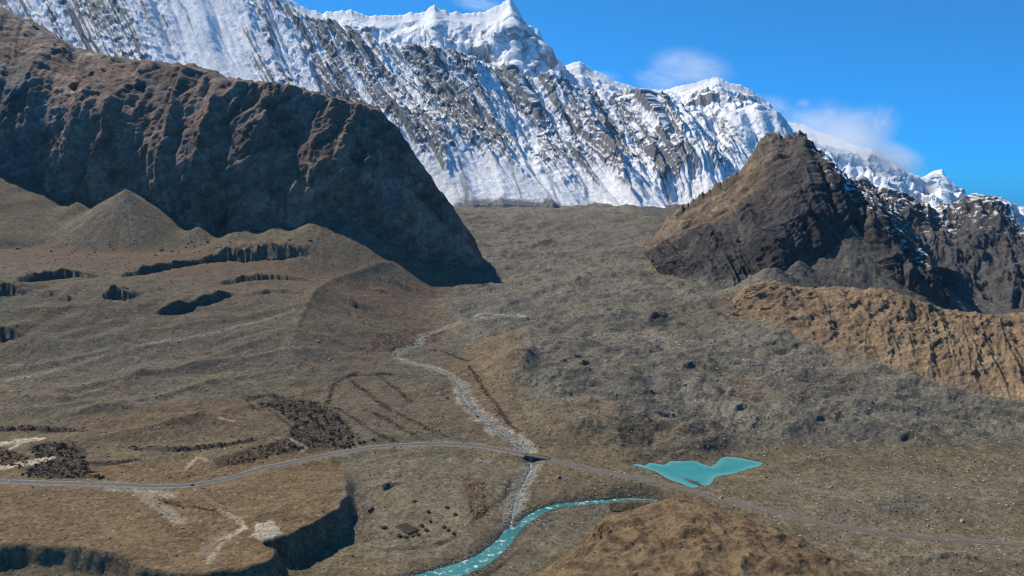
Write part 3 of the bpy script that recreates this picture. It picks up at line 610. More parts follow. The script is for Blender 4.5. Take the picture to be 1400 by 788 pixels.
# ---- snow ridge
cr = [(-350,-350,-200,8200),(-100,-100,-130,7900),(100,100,-85,7400),(250,250,-50,6900),(355,355,-2,6500),(395,395,16,6350),(430,430,34,6200),(470,470,50,6080),(500,500,62,6000),(540,540,70,5920),(590,590,79,5850),(630,630,84,5800),(690,690,92,5700),(700,700,104,5680),(725,725,110,5640),(760,760,119,5580),(790,790,122,5520),(815,815,135,5460),(830,830,141,5430),(875,875,137,5360),(890,890,150,5320),(940,940,159,5240),(985,985,166,5180),(1000,1000,152,5160),(1035,1035,140,5150),(1060,1060,168,5120),(1090,1090,200,5080),(1200,1200,270,5000)]
md = [(-350,-200,60,6000),(-100,0,90,5900),(100,180,110,5700),(250,320,130,5500),(355,430,150,5350),(430,510,165,5250),(500,580,178,5150),(590,665,190,5050),(700,770,205,4930),(790,850,215,4800),(875,920,222,4700),(985,1010,232,4620),(1090,1105,250,4600),(1200,1200,290,4600)]
ft = [(-350,-50,330,4500),(-100,120,330,4450),(100,290,320,4420),(250,430,312,4400),(355,525,304,4380),(430,590,298,4350),(500,655,296,4320),(590,740,298,4280),(700,845,306,4220),(790,915,312,4150),(875,960,316,4100),(985,1030,312,4100),(1090,1110,316,4150),(1200,1200,330,4200)]
P, S, T = loft([cr, md, ft], [0, .5, 1], 850, 235, (-100, 1130))
Nm = normals(P); Nm = Nm * np.sign(-Nm[..., 1:2])
wp = 22 * fbm2(S, T * 160, 90, 3, 301); w2 = 7 * fbm2(S, T * 160, 22, 3, 303)
r0 = fbm2(S + wp, T * 60, 150, 2, 304, .5, 'ridge')
r1 = fbm2(S + wp + w2, T * 55 + .2 * wp, 62, 3, 305, .55, 'ridge')                      # buttresses falling to the foot
r2 = fbm2(S + .9 * w2 - 16 * T, T * 24 + .5 * w2, 13, 4, 309, .58, 'ridge')                       # ribs on them
r3 = fbm3(P, (60, 60, 80), 4, 312, .6, 'ridge')
lowf = sst(.92, .48, T + .20 * fbm2(S + wp, T * 40, 48, 3, 320) - .14 * (r1 - .2))           # snow fans run up between the buttresses
amp = sst(0, .07, T) * (1 - .55 * sst(900, 1000, S))
smo = sst(370, 300, S + 70 * T + .5 * wp) * sst(170, 250, S + 60 * T + .5 * wp)                           # broad snow slope on the left
rough_ = lowf * (1 - .8 * smo)
dsp = amp * (120 * (r0 - .1) + 105 * (r1 - .15) * (.25 + .75 * lowf) + rough_ * (50 * (r2 - .1) + 4 * r3 + 10 * facet3(P, (80, 80, 110), 316) + 6 * facet3(P, (34, 34, 46), 317))) + 2.5 * fbm3(P, 40, 3, 330, .6)
P = P + Nm * dsp[..., None]
P[..., 2] += (1 - sst(0, .04, T)) * fbm2(S, T, 14, 4, 340, .6) * 34
Nd = normals(P); Nd *= np.sign(Nd[..., 2:3]); sl = 1 - Nd[..., 2]
rk = fbm3(P, 30, 4, 350, .68); rk2 = fbm3(P, 260, 3, 355)
ch = fbm2(S + wp + w2, T * 26, 26, 3, 360)                                                     # couloirs of clean snow
f = .85 * (sl - .34) + .34 * rk + .18 * rk2 - .85 * (1 - lowf) - .60 * sst(-.05, .2, ch) + .85 * (r2 - .28) * lowf + .50 * (r1 - .2) - .31 - .25 * sst(700, 950, S)
f -= .55 * smo
rock = sst(-.02, .16, f)
lo = sst(.55, 1.0, T) * sst(.16, .36, fbm2(S + 90 * T + w2, T * 14, 13, 3, 365)) * .75               # dark debris streaks on the fans
C = np.empty(P.shape, np.float32); C[:] = (.90, .905, .93)
rc = np.empty(P.shape, np.float32); rc[:] = (.125, .128, .138); rc = mixc(rc, (.20, .185, .170), sst(.0, .4, rk2))
C = C + (rc - C) * rock[..., None] * .92; C = mixc(C, (.15, .145, .14), np.maximum(lo, sst(.955, .985, T + .03 * rk)) * (1 - rock) * .9)
brown = sst(260, 120, S) * sst(.42, .62, T) * .45 * sst(-.2, .2, rk); C = mixc(C, (.18, .15, .13), brown)
P, C = add_back(P, C, 1500, 900)
M_SNOWROCK = mat_attr('snow_and_rock', 30, 110, .30, .12, 1.0, 14.0, .8)
build('snow_ridge', P, C, M_SNOWROCK, 'long rock ridge streaked with snow behind the glacier')
print('snow ridge', time.time() - T0)

# ---- far snow peaks
def snowmount(name, label, cr, ft, tmid, ns, ntt, sr, seed, A, wl, rockamt=-.2, jagz=20):
    P, S, T = loft([cr, ft], [0, 1], ns, ntt, sr)
    Nm = normals(P); Nm = Nm * np.sign(-Nm[..., 1:2])
    w_ = .3 * wl * fbm2(S, T * 200, wl, 3, seed)
    r1 = fbm2(S + w_ + 20 * T, T * 60 + w_, wl * 1.4, 6, seed + 5, .52, 'ridge'); r3 = fbm3(P, (A * 9, A * 9, A * 14), 6, seed + 12, .5, 'ridge'); fl = fbm2(S + .5 * w_ + 12 * T, T * 22, wl * .28, 4, seed + 9, .55, 'ridge')
    P = P + Nm * (sst(0, .3, T) * (A * 1.25 * (r1 - .1) + A * .8 * (r3 - .1) + A * .22 * (fl - .1) + A * .25 * facet3(P, (A * 1.3, A * 1.3, A * 2), seed + 18) + A * .75 * facet3(P, (A * 3, A * 3, A * 4), seed + 17)))[..., None]
    P[..., 2] += (1 - sst(0, .06, T)) * (fbm2(S, T, 16, 5, seed + 30, .62, 'ridge') - .2) * jagz * 2.2
    Nd = normals(P); Nd *= np.sign(Nd[..., 2:3]); sl = 1 - Nd[..., 2]
    rk = fbm3(P, A * 1.2, 4, seed + 40, .62)
    rock = sst(0, .25, (sl - .42) * 1.3 + .5 * rk + rockamt)
    C = np.empty(P.shape, np.float32); C[:] = (.88, .89, .91); C = mixc(C, (.20, .195, .20), rock * .85)
    P, C = add_back(P, C, 2500, 1600)
    return build(name, P, C, M_SNOWFAR, label)
M_SNOWFAR = mat_attr('far_snow', 50, 200, .12, .06, .9, 24.0, .7)
snowmount('snow_peak', 'tallest white snow peak with pointed summits', [(s, s, p, y) for s, p, y in [(300,-60,9800),(380,-4,9900),(400,4,10000),(420,15,10000),(440,19,10000),(480,16,10000),(500,23,10000),(525,24,10000),(545,24,10000),(562,19,10000),(578,20,10000),(593,10,10000),(606,16,10000),(640,21,10000),(665,18,10000),(685,8,10000),(697,-2,10000),(706,12,10000),(722,38,10000),(735,41,10000),(745,58,10000),(758,77,10000),(772,92,10000),(792,86,10000),(808,97,10000),(832,107,10000),(848,116,10000),(880,124,10000),(910,126,10000),(960,170,10000)]],
          [(300,360,190,7600),(600,620,190,7600),(960,960,230,7600)], .5, 430, 112, (300, 960), 400, 95, 60, -.16, 22)
snowmount('snow_dome', 'rounded white snow summit with a corniced crest', [(s, s, p, y) for s, p, y in [(820,150,8600),(850,132,8600),(880,128,8500),(905,126,8400),(925,120,8300),(945,116,8200),(965,110,8100),(982,107,8000),(997,115,7950),(1012,118,7950),(1030,126,7900),(1042,136,7850),(1052,142,7800),(1062,157,7800),(1075,166,7800),(1088,185,7800),(1100,200,7800),(1140,240,7800)]],
          [(820,830,200,6300),(960,980,230,6100),(1140,1140,300,6000)], .5, 340, 120, (820, 1140), 500, 75, 36, -.10, 12)
snowmount('distant_snow_ridge', 'distant white snow crest half hidden by blown snow', [(s, s, p, y) for s, p, y in [(1040,170,10500),(1075,168,10500),(1098,172,10500),(1115,180,10400),(1132,186,10300),(1148,190,10200),(1160,198,10100),(1175,202,10000),(1192,205,10000),(1212,216,9900),(1240,236,9800),(1262,244,9700),(1275,236,9700),(1288,233,9700),(1297,250,9600),(1308,256,9600),(1320,270,9500),(1345,285,9500),(1420,310,9500),(1500,330,9500)]],
          [(1040,1060,300,7600),(1250,1250,320,7600),(1500,1500,350,7600)], .5, 360, 90, (1040, 1500), 600, 80, 40, -.3, 16)
print('far', time.time() - T0)

# ---- right rocky peak
cr = [(880,878,345,2600),(895,893,330,2600),(915,915,303,2620),(945,945,280,2640),(975,975,262,2650),(1000,1000,247,2650),(1018,1020,232,2640),(1034,1034,212,2620),(1042,1042,196,2600),(1054,1054,188,2590),(1080,1078,190,2580),(1098,1096,186,2570),(1108,1108,200,2560),(1120,1118,212,2550),(1132,1130,217,2540),(1140,1138,230,2530),(1160,1158,248,2560),(1185,1180,258,2600),(1230,1222,285,2500),(1270,1275,360,2350)]
sp = [(880,884,352,2420),(915,915,336,2400),(975,978,308,2360),(1022,1030,276,2340),(1050,1062,252,2330),(1080,1090,228,2350),(1095,1104,216,2380),(1120,1122,222,2400),(1140,1142,243,2380),(1160,1165,270,2360),(1185,1195,285,2240),(1230,1230,325,2180),(1270,1278,385,2080)]
ml = [(880,892,362,2260),(915,925,352,2200),(975,985,345,2130),(1022,1035,328,2090),(1050,1070,305,2090),(1080,1105,290,2110),(1095,1120,282,2120),(1120,1140,285,2120),(1140,1158,300,2110),(1160,1180,318,2090),(1185,1210,338,1980),(1230,1242,372,1930),(1270,1285,410,1900)]
ft = [(880,905,378,2160),(915,945,392,2020),(975,1005,415,1860),(1022,1040,425,1840),(1050,1075,410,1900),(1080,1110,402,1960),(1095,1130,396,2000),(1120,1150,390,2030),(1140,1170,390,2040),(1160,1190,395,2020),(1185,1222,400,1880),(1230,1258,420,1830),(1270,1290,440,1800)]
P, S, T = loft([cr, sp, ml, ft], [0, .22, .6, 1], 370, 225, (880, 1270))
Nm = normals(P); Nm = Nm * np.sign(-Nm[..., 1:2] + .3 * Nm[..., 2:3])
st_ = -P[..., 0] * .50 + P[..., 2] * .86                                            # strata dipping to the left
lowa = sst(1.0, .8, T)
strata = fbm2(st_ + 10 * fbm3(P, 60, 2, 402), P[..., 0] * .14 + P[..., 1] * .2, 26, 4, 401, .6, 'ridge')
big = fbm3(P, (120, 120, 170), 6, 405, .55, 'ridge'); rib = fbm2(S + 16 * fbm2(S, T * 100, 50, 2, 407) - 30 * T, T * 26, 36, 4, 409, .5, 'ridge')
lowa = sst(1.0, .8, T)
Wp = P + 12 * np.stack([fbm3(P, 50, 3, 413), fbm3(P, 50, 3, 414), fbm3(P, 50, 3, 415)], -1)
fc = 20 * facet3(Wp, (70, 70, 95), 416) + 11 * facet3(Wp, (34, 34, 46), 417) + 5 * facet3(Wp, (15, 15, 20), 418)
dp = -Wp[..., 0] * .50 + Wp[..., 2] * .86; ldg = saw(dp / 38) * 9 + saw(dp / 15) * 4.5
dsp = sst(-.03, .07, T) * lowa * (9 * strata + 11 * (big - .1) + .28 * fc + .12 * ldg + 32 * (rib - .15) * sst(.12, .35, T)) + 3 * fbm3(P, 16, 3, 410, .62, 'ridge')
P = P + Nm * dsp[..., None]; P[..., 2] += (1 - sst(0, .05, T)) * (fbm2(S, T, 15, 4, 420, .62, 'ridge') - .25) * 34
c1 = fbm3(P, (90, 90, 60), 4, 430); c2 = fbm3(P, 22, 3, 440); Nd = normals(P); Nd *= np.sign(Nd[..., 2:3]); sl = 1 - Nd[..., 2]
C = np.empty(P.shape, np.float32); C[:] = (.058, .053, .053)
tanm = np.clip(sst(.30, .17, T + .07 * c1) * sst(1060, 1000, S) + sst(.22, .08, T + .08 * c2) * .45, 0, 1)
C = mixc(C, (.150, .112, .076), tanm); C = mixc(C, (.19, .155, .115), tanm * sst(.1, .4, c2))
C = mixc(C, (.080, .061, .052), sst(.1, .4, c1) * (1 - tanm) * .7)
C = mixc(C, (.130, .115, .09), sst(.82, .95, T + .10 * c1) * .9); C = mixc(C, (.125, .115, .105), sst(.0, -.35, rib - .05) * sst(.35, .6, T) * sst(.3, .0, tanm) * .85)
snw = sst(.02, .2, c2 + .5 * sst(1112, 1124, S) * sst(1165, 1140, S) * sst(.45, .05, T) - .42 + .35 * sst(.5, .2, sl) * sst(1100, 1125, S)) * sst(1085, 1120, S) * sst(.55, .3, T)
C = mixc(C, (.78, .79, .82), snw * .95)
C *= (1 + .25 * c2 + .018 * fc + .03 * ldg)[..., None]
P, C = add_back(P, C, 900, 520)
M_SLATE = mat_attr('dark_slate', 12, 45, .55, .3, 1.0, 5.0)
build('rocky_peak', P, C, M_SLATE, 'dark pointed rock peak with a sunlit tan shoulder')
# ---- dark ridge behind it, running out of the frame on the right
cr = [(1130,1130,240,3300),(1165,1165,246,3250),(1180,1178,240,3250),(1195,1192,252,3230),(1215,1212,254,3220),(1232,1230,262,3200),(1255,1252,281,3180),(1285,1283,283,3160),(1305,1303,282,3150),(1318,1317,272,3150),(1330,1330,264,3140),(1350,1350,268,3120),(1372,1372,273,3100),(1400,1400,284,3080),(1460,1460,300,3050),(1600,1600,320,3000),(1800,1800,330,2950)]
ml = [(1130,1150,330,2750),(1195,1215,335,2700),(1255,1275,345,2660),(1318,1340,345,2640),(1372,1395,352,2600),(1460,1480,370,2560),(1600,1610,390,2500),(1800,1800,400,2500)]
ft = [(1130,1180,450,2000),(1195,1240,455,1980),(1255,1310,462,1950),(1318,1370,470,1930),(1372,1430,478,1900),(1460,1510,480,1880),(1600,1620,490,1850),(1800,1800,490,1850)]
P, S, T = loft([cr, ml, ft], [0, .5, 1], 350, 165, (1130, 1600))
Nm = normals(P); Nm = Nm * np.sign(-Nm[..., 1:2])
wp = 14 * fbm2(S, T * 200, 60, 3, 501)
r1 = fbm2(S + wp + 25 * T, T * 110, 62, 5, 505, .56, 'ridge'); big = fbm3(P, (130, 130, 190), 6, 507, .56, 'ridge')
P = P + Nm * (sst(0, .08, T) * sst(1, .8, T) * (50 * (r1 - .15) + 18 * (big - .1) + 10 * facet3(P, (90, 90, 120), 516) + 5 * facet3(P, (38, 38, 50), 517)) + 5 * fbm3(P, 24, 3, 510, .6))[..., None]
P[..., 2] += (1 - sst(0, .05, T)) * fbm2(S, T, 11, 4, 520, .6) * 16
c1 = fbm3(P, (140, 140, 100), 4, 530); c2 = fbm3(P, 24, 4, 540, .62); Nd = normals(P); Nd *= np.sign(Nd[..., 2:3]); sl = 1 - Nd[..., 2]
C = np.empty(P.shape, np.float32); C[:] = (.075, .070, .070); C = mixc(C, (.120, .092, .072), sst(.1, .4, c1) * .8)
gul = sst(.0, -.35, r1 - .05) * sst(.25, .55, T); C = mixc(C, (.125, .105, .085), gul * .9)
snw = sst(.0, .2, .55 * c2 - .5 * (T - .18) * 1.5 + .45 * (.42 - sl) + .10 * c1 - .10 + .28 * sst(1350, 1390, S) * sst(.4, .2, T)); C = mixc(C, (.78, .79, .82), snw * .95)
C *= (1 + .2 * c2)[..., None]
P, C = add_back(P, C, 900, 500)
build('dark_ridge', P, C, M_SLATE, 'dark gullied ridge dusted with snow on the right')
# ---- orange-brown moraine wall in front of them
cr = [(1000,1004,432,1720),(1018,1014,402,1740),(1035,1030,388,1720),(1060,1058,384,1700),(1085,1082,392,1680),(1110,1108,394,1650),(1150,1148,392,1600),(1185,1183,396,1560),(1210,1208,394,1530),(1250,1248,408,1500),(1290,1288,422,1470),(1330,1328,428,1440),(1370,1368,432,1410),(1400,1400,428,1390),(1480,1480,430,1340),(1700,1700,440,1250)]
ml = [(1000,1006,434,1700),(1018,1022,420,1680),(1060,1068,425,1600),(1110,1125,440,1520),(1185,1200,455,1420),(1250,1265,472,1350),(1330,1340,488,1290),(1400,1405,495,1240),(1480,1480,505,1190),(1700,1690,520,1120)]
ft = [(1000,1010,438,1680),(1018,1030,445,1610),(1060,1080,470,1500),(1110,1140,500,1390),(1185,1215,530,1280),(1250,1280,552,1210),(1330,1350,568,1150),(1400,1410,578,1110),(1480,1480,590,1070),(1700,1680,610,1010)]
P, S, T = loft([cr, ml, ft], [0, .52, 1], 440, 180, (1000, 1600))
Nm = normals(P); Nm = Nm * np.sign(-Nm[..., 1:2])
wp = 12 * fbm2(S, T * 160, 50, 3, 601)
r1 = fbm2(S + wp - 20 * T, T * 70, 38, 5, 605, .6, 'ridge'); big = fbm3(P, (70, 70, 90), 6, 607, .58, 'ridge')
am = sst(0, .12, T) * (1 - .85 * sst(.6, .95, T))
P = P + Nm * (am * (13 * (r1 - .15) + 10 * (big - .1) + 4.5 * facet3(P + 8 * fbm3(P, 30, 2, 612)[..., None], (36, 36, 55), 616) + 2.2 * facet3(P, (15, 15, 24), 617)) + 2.2 * fbm3(P, 9, 3, 610, .65, 'ridge'))[..., None]
P[..., 2] += (1 - sst(0, .08, T)) * fbm2(S, T, 12, 4, 620, .6) * 9
c1 = fbm3(P, (70, 70, 50), 4, 630); c2 = fbm3(P, 12, 3, 640)
C = np.empty(P.shape, np.float32); C[:] = (.205, .142, .086); C = mixc(C, (.135, .100, .072), sst(.05, .4, c1) * .7); C = mixc(C, (.26, .19, .115), sst(.1, .45, -c1) * .6)
C = mixc(C, (.155, .138, .106), sst(.74, .95, T + .12 * c1) * .95)
C *= (1 + .22 * c2)[..., None]
P, C = add_back(P, C, 260, 90)
M_ORANGE = mat_attr('orange_moraine', 8, 30, .5, .3, 1.0, 3.2)
build('moraine_wall', P, C, M_ORANGE, 'orange brown eroded moraine wall at the right edge')
# ---- brown earth mound in the foreground
def zc(pts): return [(a, px, py, atZ(px, py, z)[1]) for a, px, py, z in pts]
cr = zc([(690,680,806,-6),(730,742,780,2),(760,784,752,8),(790,814,718,12),(815,832,704,14),(850,868,696,16),(880,902,684,18),(900,918,680,20),(920,934,672,21),(940,950,675,21),(970,972,690,19),(1000,998,704,17),(1040,1036,714,15),(1080,1068,724,13),(1110,1102,742,11),(1140,1128,757,10),(1165,1150,768,8),(1190,1180,778,5),(1230,1260,806,-4)])
ml = zc([(690,700,840,-6),(790,832,750,17),(850,880,738,22),(920,945,724,25),(1000,1010,744,25),(1080,1085,760,22),(1165,1165,795,14),(1230,1250,840,0)])
ft = zc([(690,720,960,-4),(790,850,960,12),(920,950,960,18),(1080,1080,960,16),(1230,1220,960,4)])
P, S, T = loft([cr, ml, ft], [0, .35, 1], 330, 190, (690, 1230))
Nm = normals(P); Nm = Nm * np.sign(Nm[..., 2:3])
x, y = P[..., 0], P[..., 1]; wxx = x + 10 * fbm2(x, y, 50, 3, 701); wyy = y + 10 * fbm2(x, y, 50, 3, 705)
r1 = fbm2(wxx, wyy, 62, 4, 707, .5, 'ridge'); b1 = fbm2(wxx, wyy, 24, 4, 712, .55, 'billow'); edge = sst(0, .10, T)
P[..., 2] += edge * (8.5 * (r1 - .1) + 2.4 * np.maximum(b1, -.12)) + (.3 + .7 * edge) * .6 * fbm2(x, y, 6, 4, 715, .7) * (1 + 2.6 * sst(0, .25, b1))
cl = np.exp(-((x - (uu(815, 720) * 770)) / 12) ** 2) * sst(720, 740, y) * sst(800, 785, y); P[..., 2] -= 7 * cl * fbm2(x, y, 8, 3, 717, .5, 'ridge')
rkm = sst(.12, .26, b1 + .35 * r1 + .3 * fbm2(x, y, 9, 3, 719)); c2 = fbm2(x, y, 5, 3, 722, .6)
C = np.empty(P.shape, np.float32); C[:] = (.160, .108, .058); C = mixc(C, (.100, .064, .035), rkm * .9); C = mixc(C, (.180, .128, .072), sst(.05, .4, -b1) * .5)
C *= (1 + .2 * c2)[..., None]
P, C = add_back(P, C, 45, 34)
M_EARTH = mat_attr('brown_earth', 3.6, 12, .42, .22, .9, 1.2, stones=.06, sscale=.3)
MOUND = (P.copy())
build('earth_mound', P, C, M_EARTH, 'brown earth mound in the foreground below the lake')
print('mountains', time.time() - T0)
# ================================================================== HAZE of the valley air
def box_mesh(name, x0, x1, y0, y1, z0, z1):
    V = [(x, y, z) for z in (z0, z1) for y in (y0, y1) for x in (x0, x1)]
    return mesh_np(name, np.array(V), np.array([(0,2,3,1),(4,5,7,6),(0,1,5,4),(2,6,7,3),(0,4,6,2),(1,3,7,5)]), None, False)
hz = link('haze', box_mesh('haze', -16000, 16000, -400, 16000, -1600, 4200)); tag(hz, kind='stuff')
mh = bpy.data.materials.new('valley_haze'); mh.use_nodes = True; N = mh.node_tree.nodes; N.remove(N['Principled BSDF'])
pv = N.new('ShaderNodeVolumePrincipled'); pv.inputs['Color'].default_value = (.50, .76, 1.0, 1); pv.inputs['Density'].default_value = 7.0e-6; pv.inputs['Anisotropy'].default_value = 0.0
mh.node_tree.links.new(pv.outputs[0], N['Material Output'].inputs['Volume']); hz.data.materials.append(mh)
# ================================================================== WATER
def strip(pl, hw, rows=5, dz=0.0):
    d = np.gradient(pl[:, :2], axis=0); d /= np.linalg.norm(d, axis=1)[:, None] + 1e-9; nrm = np.stack([-d[:, 1], d[:, 0]], 1)
    k = np.linspace(-1, 1, rows); V = np.empty((len(pl), rows, 3))
    V[..., :2] = pl[:, None, :2] + nrm[:, None, :] * (np.asarray(hw)[:, None] * k[None])[..., None]; V[..., 2] = pl[:, 2:3] + dz
    return V
def mat_water(name, deep, shallow, foam, foam_at, wl, rough=.25, sx=1.0):
    m = bpy.data.materials.new(name); m.use_nodes = True; t = m.node_tree; N = t.nodes; L = t.links; b = N['Principled BSDF']
    tc = N.new('ShaderNodeTexCoord'); mp = N.new('ShaderNodeMapping'); mp.inputs['Scale'].default_value = (1, sx, 1); L.new(tc.outputs['Object'], mp.inputs[0])
    n = N.new('ShaderNodeTexNoise'); n.inputs['Scale'].default_value = 1 / wl; n.inputs['Detail'].default_value = 5; n.inputs['Roughness'].default_value = .65; L.new(mp.outputs[0], n.inputs['Vector'])
    n2 = N.new('ShaderNodeTexNoise'); n2.inputs['Scale'].default_value = 1 / (wl * 9); n2.inputs['Detail'].default_value = 3; L.new(tc.outputs['Object'], n2.inputs['Vector'])
    r = N.new('ShaderNodeValToRGB'); r.color_ramp.elements[0].position = .35; r.color_ramp.elements[1].position = .65; r.color_ramp.elements[0].color = (*deep, 1); r.color_ramp.elements[1].color = (*shallow, 1); L.new(n2.outputs['Fac'], r.inputs[0])
    f = N.new('ShaderNodeMapRange'); f.inputs['From Min'].default_value = foam_at; f.inputs['From Max'].default_value = foam_at + .09; L.new(n.outputs['Fac'], f.inputs['Value'])
    mx = N.new('ShaderNodeMix'); mx.data_type = 'RGBA'; L.new(f.outputs[0], mx.inputs[0]); L.new(r.outputs[0], mx.inputs[6]); mx.inputs[7].default_value = (*foam, 1)
    L.new(mx.outputs[2], b.inputs['Base Color']); b.inputs['Roughness'].default_value = rough; b.inputs['Specular IOR Level'].default_value = .35
    bp = N.new('ShaderNodeBump'); bp.inputs['Strength'].default_value = .35; bp.inputs['Distance'].default_value = .25; L.new(n.outputs['Fac'], bp.inputs['Height']); L.new(bp.outputs[0], b.inputs['Normal'])
    return m
M_RIVER = mat_water('turquoise_river', (.030, .150, .142), (.060, .220, .205), (.60, .66, .64), .55, 5.5, .3)
M_STREAM = mat_water('grey_meltwater', (.13, .16, .16), (.20, .225, .22), (.60, .61, .60), .55, 3.0, .3)
# lake: a fine sheet that runs under the bank, milky where it is shallow
lx0, ly0 = LKs.min(0) - 6; lx1, ly1 = LKs.max(0) + 6; gx_, gy_ = np.meshgrid(np.arange(lx0, lx1, 2.0), np.arange(ly0, ly1, 2.0)); ii, s2 = psd(LKs, 50, gx_, gy_); sdl = np.full(gx_.size, -99.0); sdl[ii] = s2; sdl = sdl.reshape(gx_.shape)
q_ = grid_quads(*gx_.shape); q_ = q_[(sdl.ravel()[q_] > -2.5).any(1)]; used_ = np.unique(q_); rm = np.zeros(gx_.size, int); rm[used_] = np.arange(len(used_))
cl_ = np.empty(gx_.shape + (3,), np.float32); cl_[:] = (.052, .245, .235); cl_ = mixc(cl_, (.105, .315, .285), sst(13, 1, sdl + 6 * fbm2(gx_, gy_, 25, 3, 905))); cl_ = mixc(cl_, (.15, .22, .18), sst(2.2, -.5, sdl) * .8); cl_ *= (1 + .12 * fbm2(gx_ / 3, gy_, 18, 4, 906))[..., None]
M_LAKE = mat_attr('silty_turquoise', 3, 40, .04, .06, .25, .12, .16); M_LAKE.node_tree.nodes['Principled BSDF'].inputs['Specular IOR Level'].default_value = .5
tag(link('lake', mesh_np('lake', np.stack([gx_.ravel(), gy_.ravel(), np.full(gx_.size, LZ)], 1)[used_], rm[q_], cl_.reshape(-1, 3)[used_]), M_LAKE), 'small turquoise lake beyond the road', kind='structure')
V = strip(RV, RW + 1.2, 11); V[..., 2] += .3 * fbm2(V[..., 0], V[..., 1], 4.5, 3, 900, .6) + .1
tag(link('river', mesh_np('river', V, grid_quads(*V.shape[:2])), M_RIVER), 'turquoise river with white rapids', kind='structure')
V = strip(ST, STW + .8, 5); V[..., 2] += .1
tag(link('stream', mesh_np('stream', V, grid_quads(*V.shape[:2])), M_STREAM), 'grey meltwater stream from the glacier', kind='structure')
# ================================================================== ROAD
d = np.gradient(RD[:, :2], axis=0); d /= np.linalg.norm(d, axis=1)[:, None]; nr = np.stack([-d[:, 1], d[:, 0]], 1)
prof = [(-8.0, -1.6), (-5.6, -.02), (-3.9, .06), (0, .14), (3.9, .06), (5.6, -.02), (8.0, -1.6)]
jit = np.stack([fbm2(np.arange(len(RD)) * 1.0, np.full(len(RD), k * 9.0), 7, 3, 910) for k in range(7)], 1)
V = np.empty((len(RD), 7, 3))
for k, (o_, h_) in enumerate(prof):
    w_ = o_ + (jit[:, k] * (1.3 if k in (0, 1, 5, 6) else .25 if k in (2, 4) else 0))
    V[:, k, :2] = RD[:, :2] + nr * w_[:, None]; V[:, k, 2] = RD[:, 2] + h_ + .12
ba = int(np.argmin(np.hypot(*(RD[:, :2] - BRI0).T))); bb = int(np.argmin(np.hypot(*(RD[:, :2] - BRI1).T)))
M_ASPH = mat_noise('worn_asphalt', (.085, .080, .080), (.115, .108, .105), 6, .85, .2, .05)
M_DGRAV = mat_noise('dull_gravel', (.125, .112, .088), (.17, .15, .118), 3.5, .95, .6, .3)
M_GRAV = mat_noise('pale_gravel', (.165, .148, .120), (.26, .235, .19), 3.5, .95, .6, .3)
M_DUST = mat_noise('dusty_asphalt', (.105, .096, .088), (.150, .135, .115), 14, .9, .2, .05)
V[bb + 40:] = V[bb + 40:, 3:4] + (V[bb + 40:] - V[bb + 40:, 3:4]) * np.array([.66, .66, 1.0])
for nm, a, b in (('road', 0, ba + 2), ('road', bb - 1, len(RD))):
    Vs = V[a:b]; q = grid_quads(len(Vs), 7); mi = np.tile([1, 1, 0, 0, 1, 1], len(Vs) - 1)
    me = mesh_np('road', Vs, q, None, True, mi); o = link('road', me, [M_ASPH if a == 0 else M_DUST, M_GRAV if a == 0 else M_DGRAV])
    tag(o, 'paved road running in from the left to the bridge' if a == 0 else 'paved road leading from the bridge past the lake', kind='structure')
# ================================================================== BRIDGE
M_CONC = mat_noise('grey_concrete', (.20, .19, .17), (.30, .285, .255), 3, .9, .3, .1)
M_CDARK = mat_noise('weathered_girder', (.055, .05, .047), (.09, .085, .08), 2, .8, .2, .05)
def bm_box(bm, c, sx, sy, sz, bev=0.0):
    r = bmesh.ops.create_cube(bm, size=1.0); vs_ = r['verts']
    for v in vs_: v.co = Vector((c[0] + v.co.x * sx, c[1] + v.co.y * sy, c[2] + v.co.z * sz))
    if bev > 0: bmesh.ops.bevel(bm, geom=list({e for v in vs_ for e in v.link_edges}), offset=bev, segments=1, affect='EDGES')
def part(name, boxes, mat, parent, bev=.05):
    bm = bmesh.new()
    for bx in boxes: bm_box(bm, *bx, bev)
    me = bpy.data.meshes.new(name); bm.to_mesh(me); bm.free(); return link(name, me, mat, parent)
def empty(name, loc, rz=0.0):
    o = bpy.data.objects.new(name, None); col.objects.link(o); o.location = tuple(map(float, loc)); o.rotation_euler = (0, 0, rz); o.empty_display_size = 2; return o
pa, pb = V[ba + 1, 3], V[bb - 1, 3]; L_ = float(np.hypot(*(pb - pa)[:2])); mid = (pa + pb) / 2
br = empty('road_bridge', mid, math.atan2(pb[1] - pa[1], pb[0] - pa[0])); tag(br, 'small concrete road bridge over the grey stream', 'bridge')
part('deck', [((0, 0, -.25), L_ + 5, 8.6, .5)], M_ASPH, br)
for sy in (-1, 1):
    p_ = part('parapet', [((0, sy * 4.15, .75), L_ + 8, .22, .22), ((0, sy * 4.15, .38), L_ + 8, .16, .18)], M_CDARK, br, .02)
    n_ = int(L_ / 3); 
    for k in range(n_ + 1):
        part('post', [((-L_ / 2 + k * L_ / n_, sy * 4.15, .42), .3, .34, .9)], M_CONC, p_, .03)
    part('girder', [((0, sy * 3.0, -1.15), L_ + 2, .7, 1.3)], M_CDARK, br)
zs = -9.0
for sx in (-1, 1):
    part('abutment', [((sx * (L_ / 2 + 1.2), 0, -3.2), 3.4, 8.8, 5.4), ((sx * (L_ / 2 + 2.0), -5.2, -2.6), 5.0, 1.6, 4.6)], M_CONC, br, .1)
    part('pier', [((sx * 7.0, 0, -5.6), 1.6, 7.4, 8.2), ((sx * 7.0, 0, -9.2), 3.0, 8.6, 1.6)], M_CONC, br, .12)
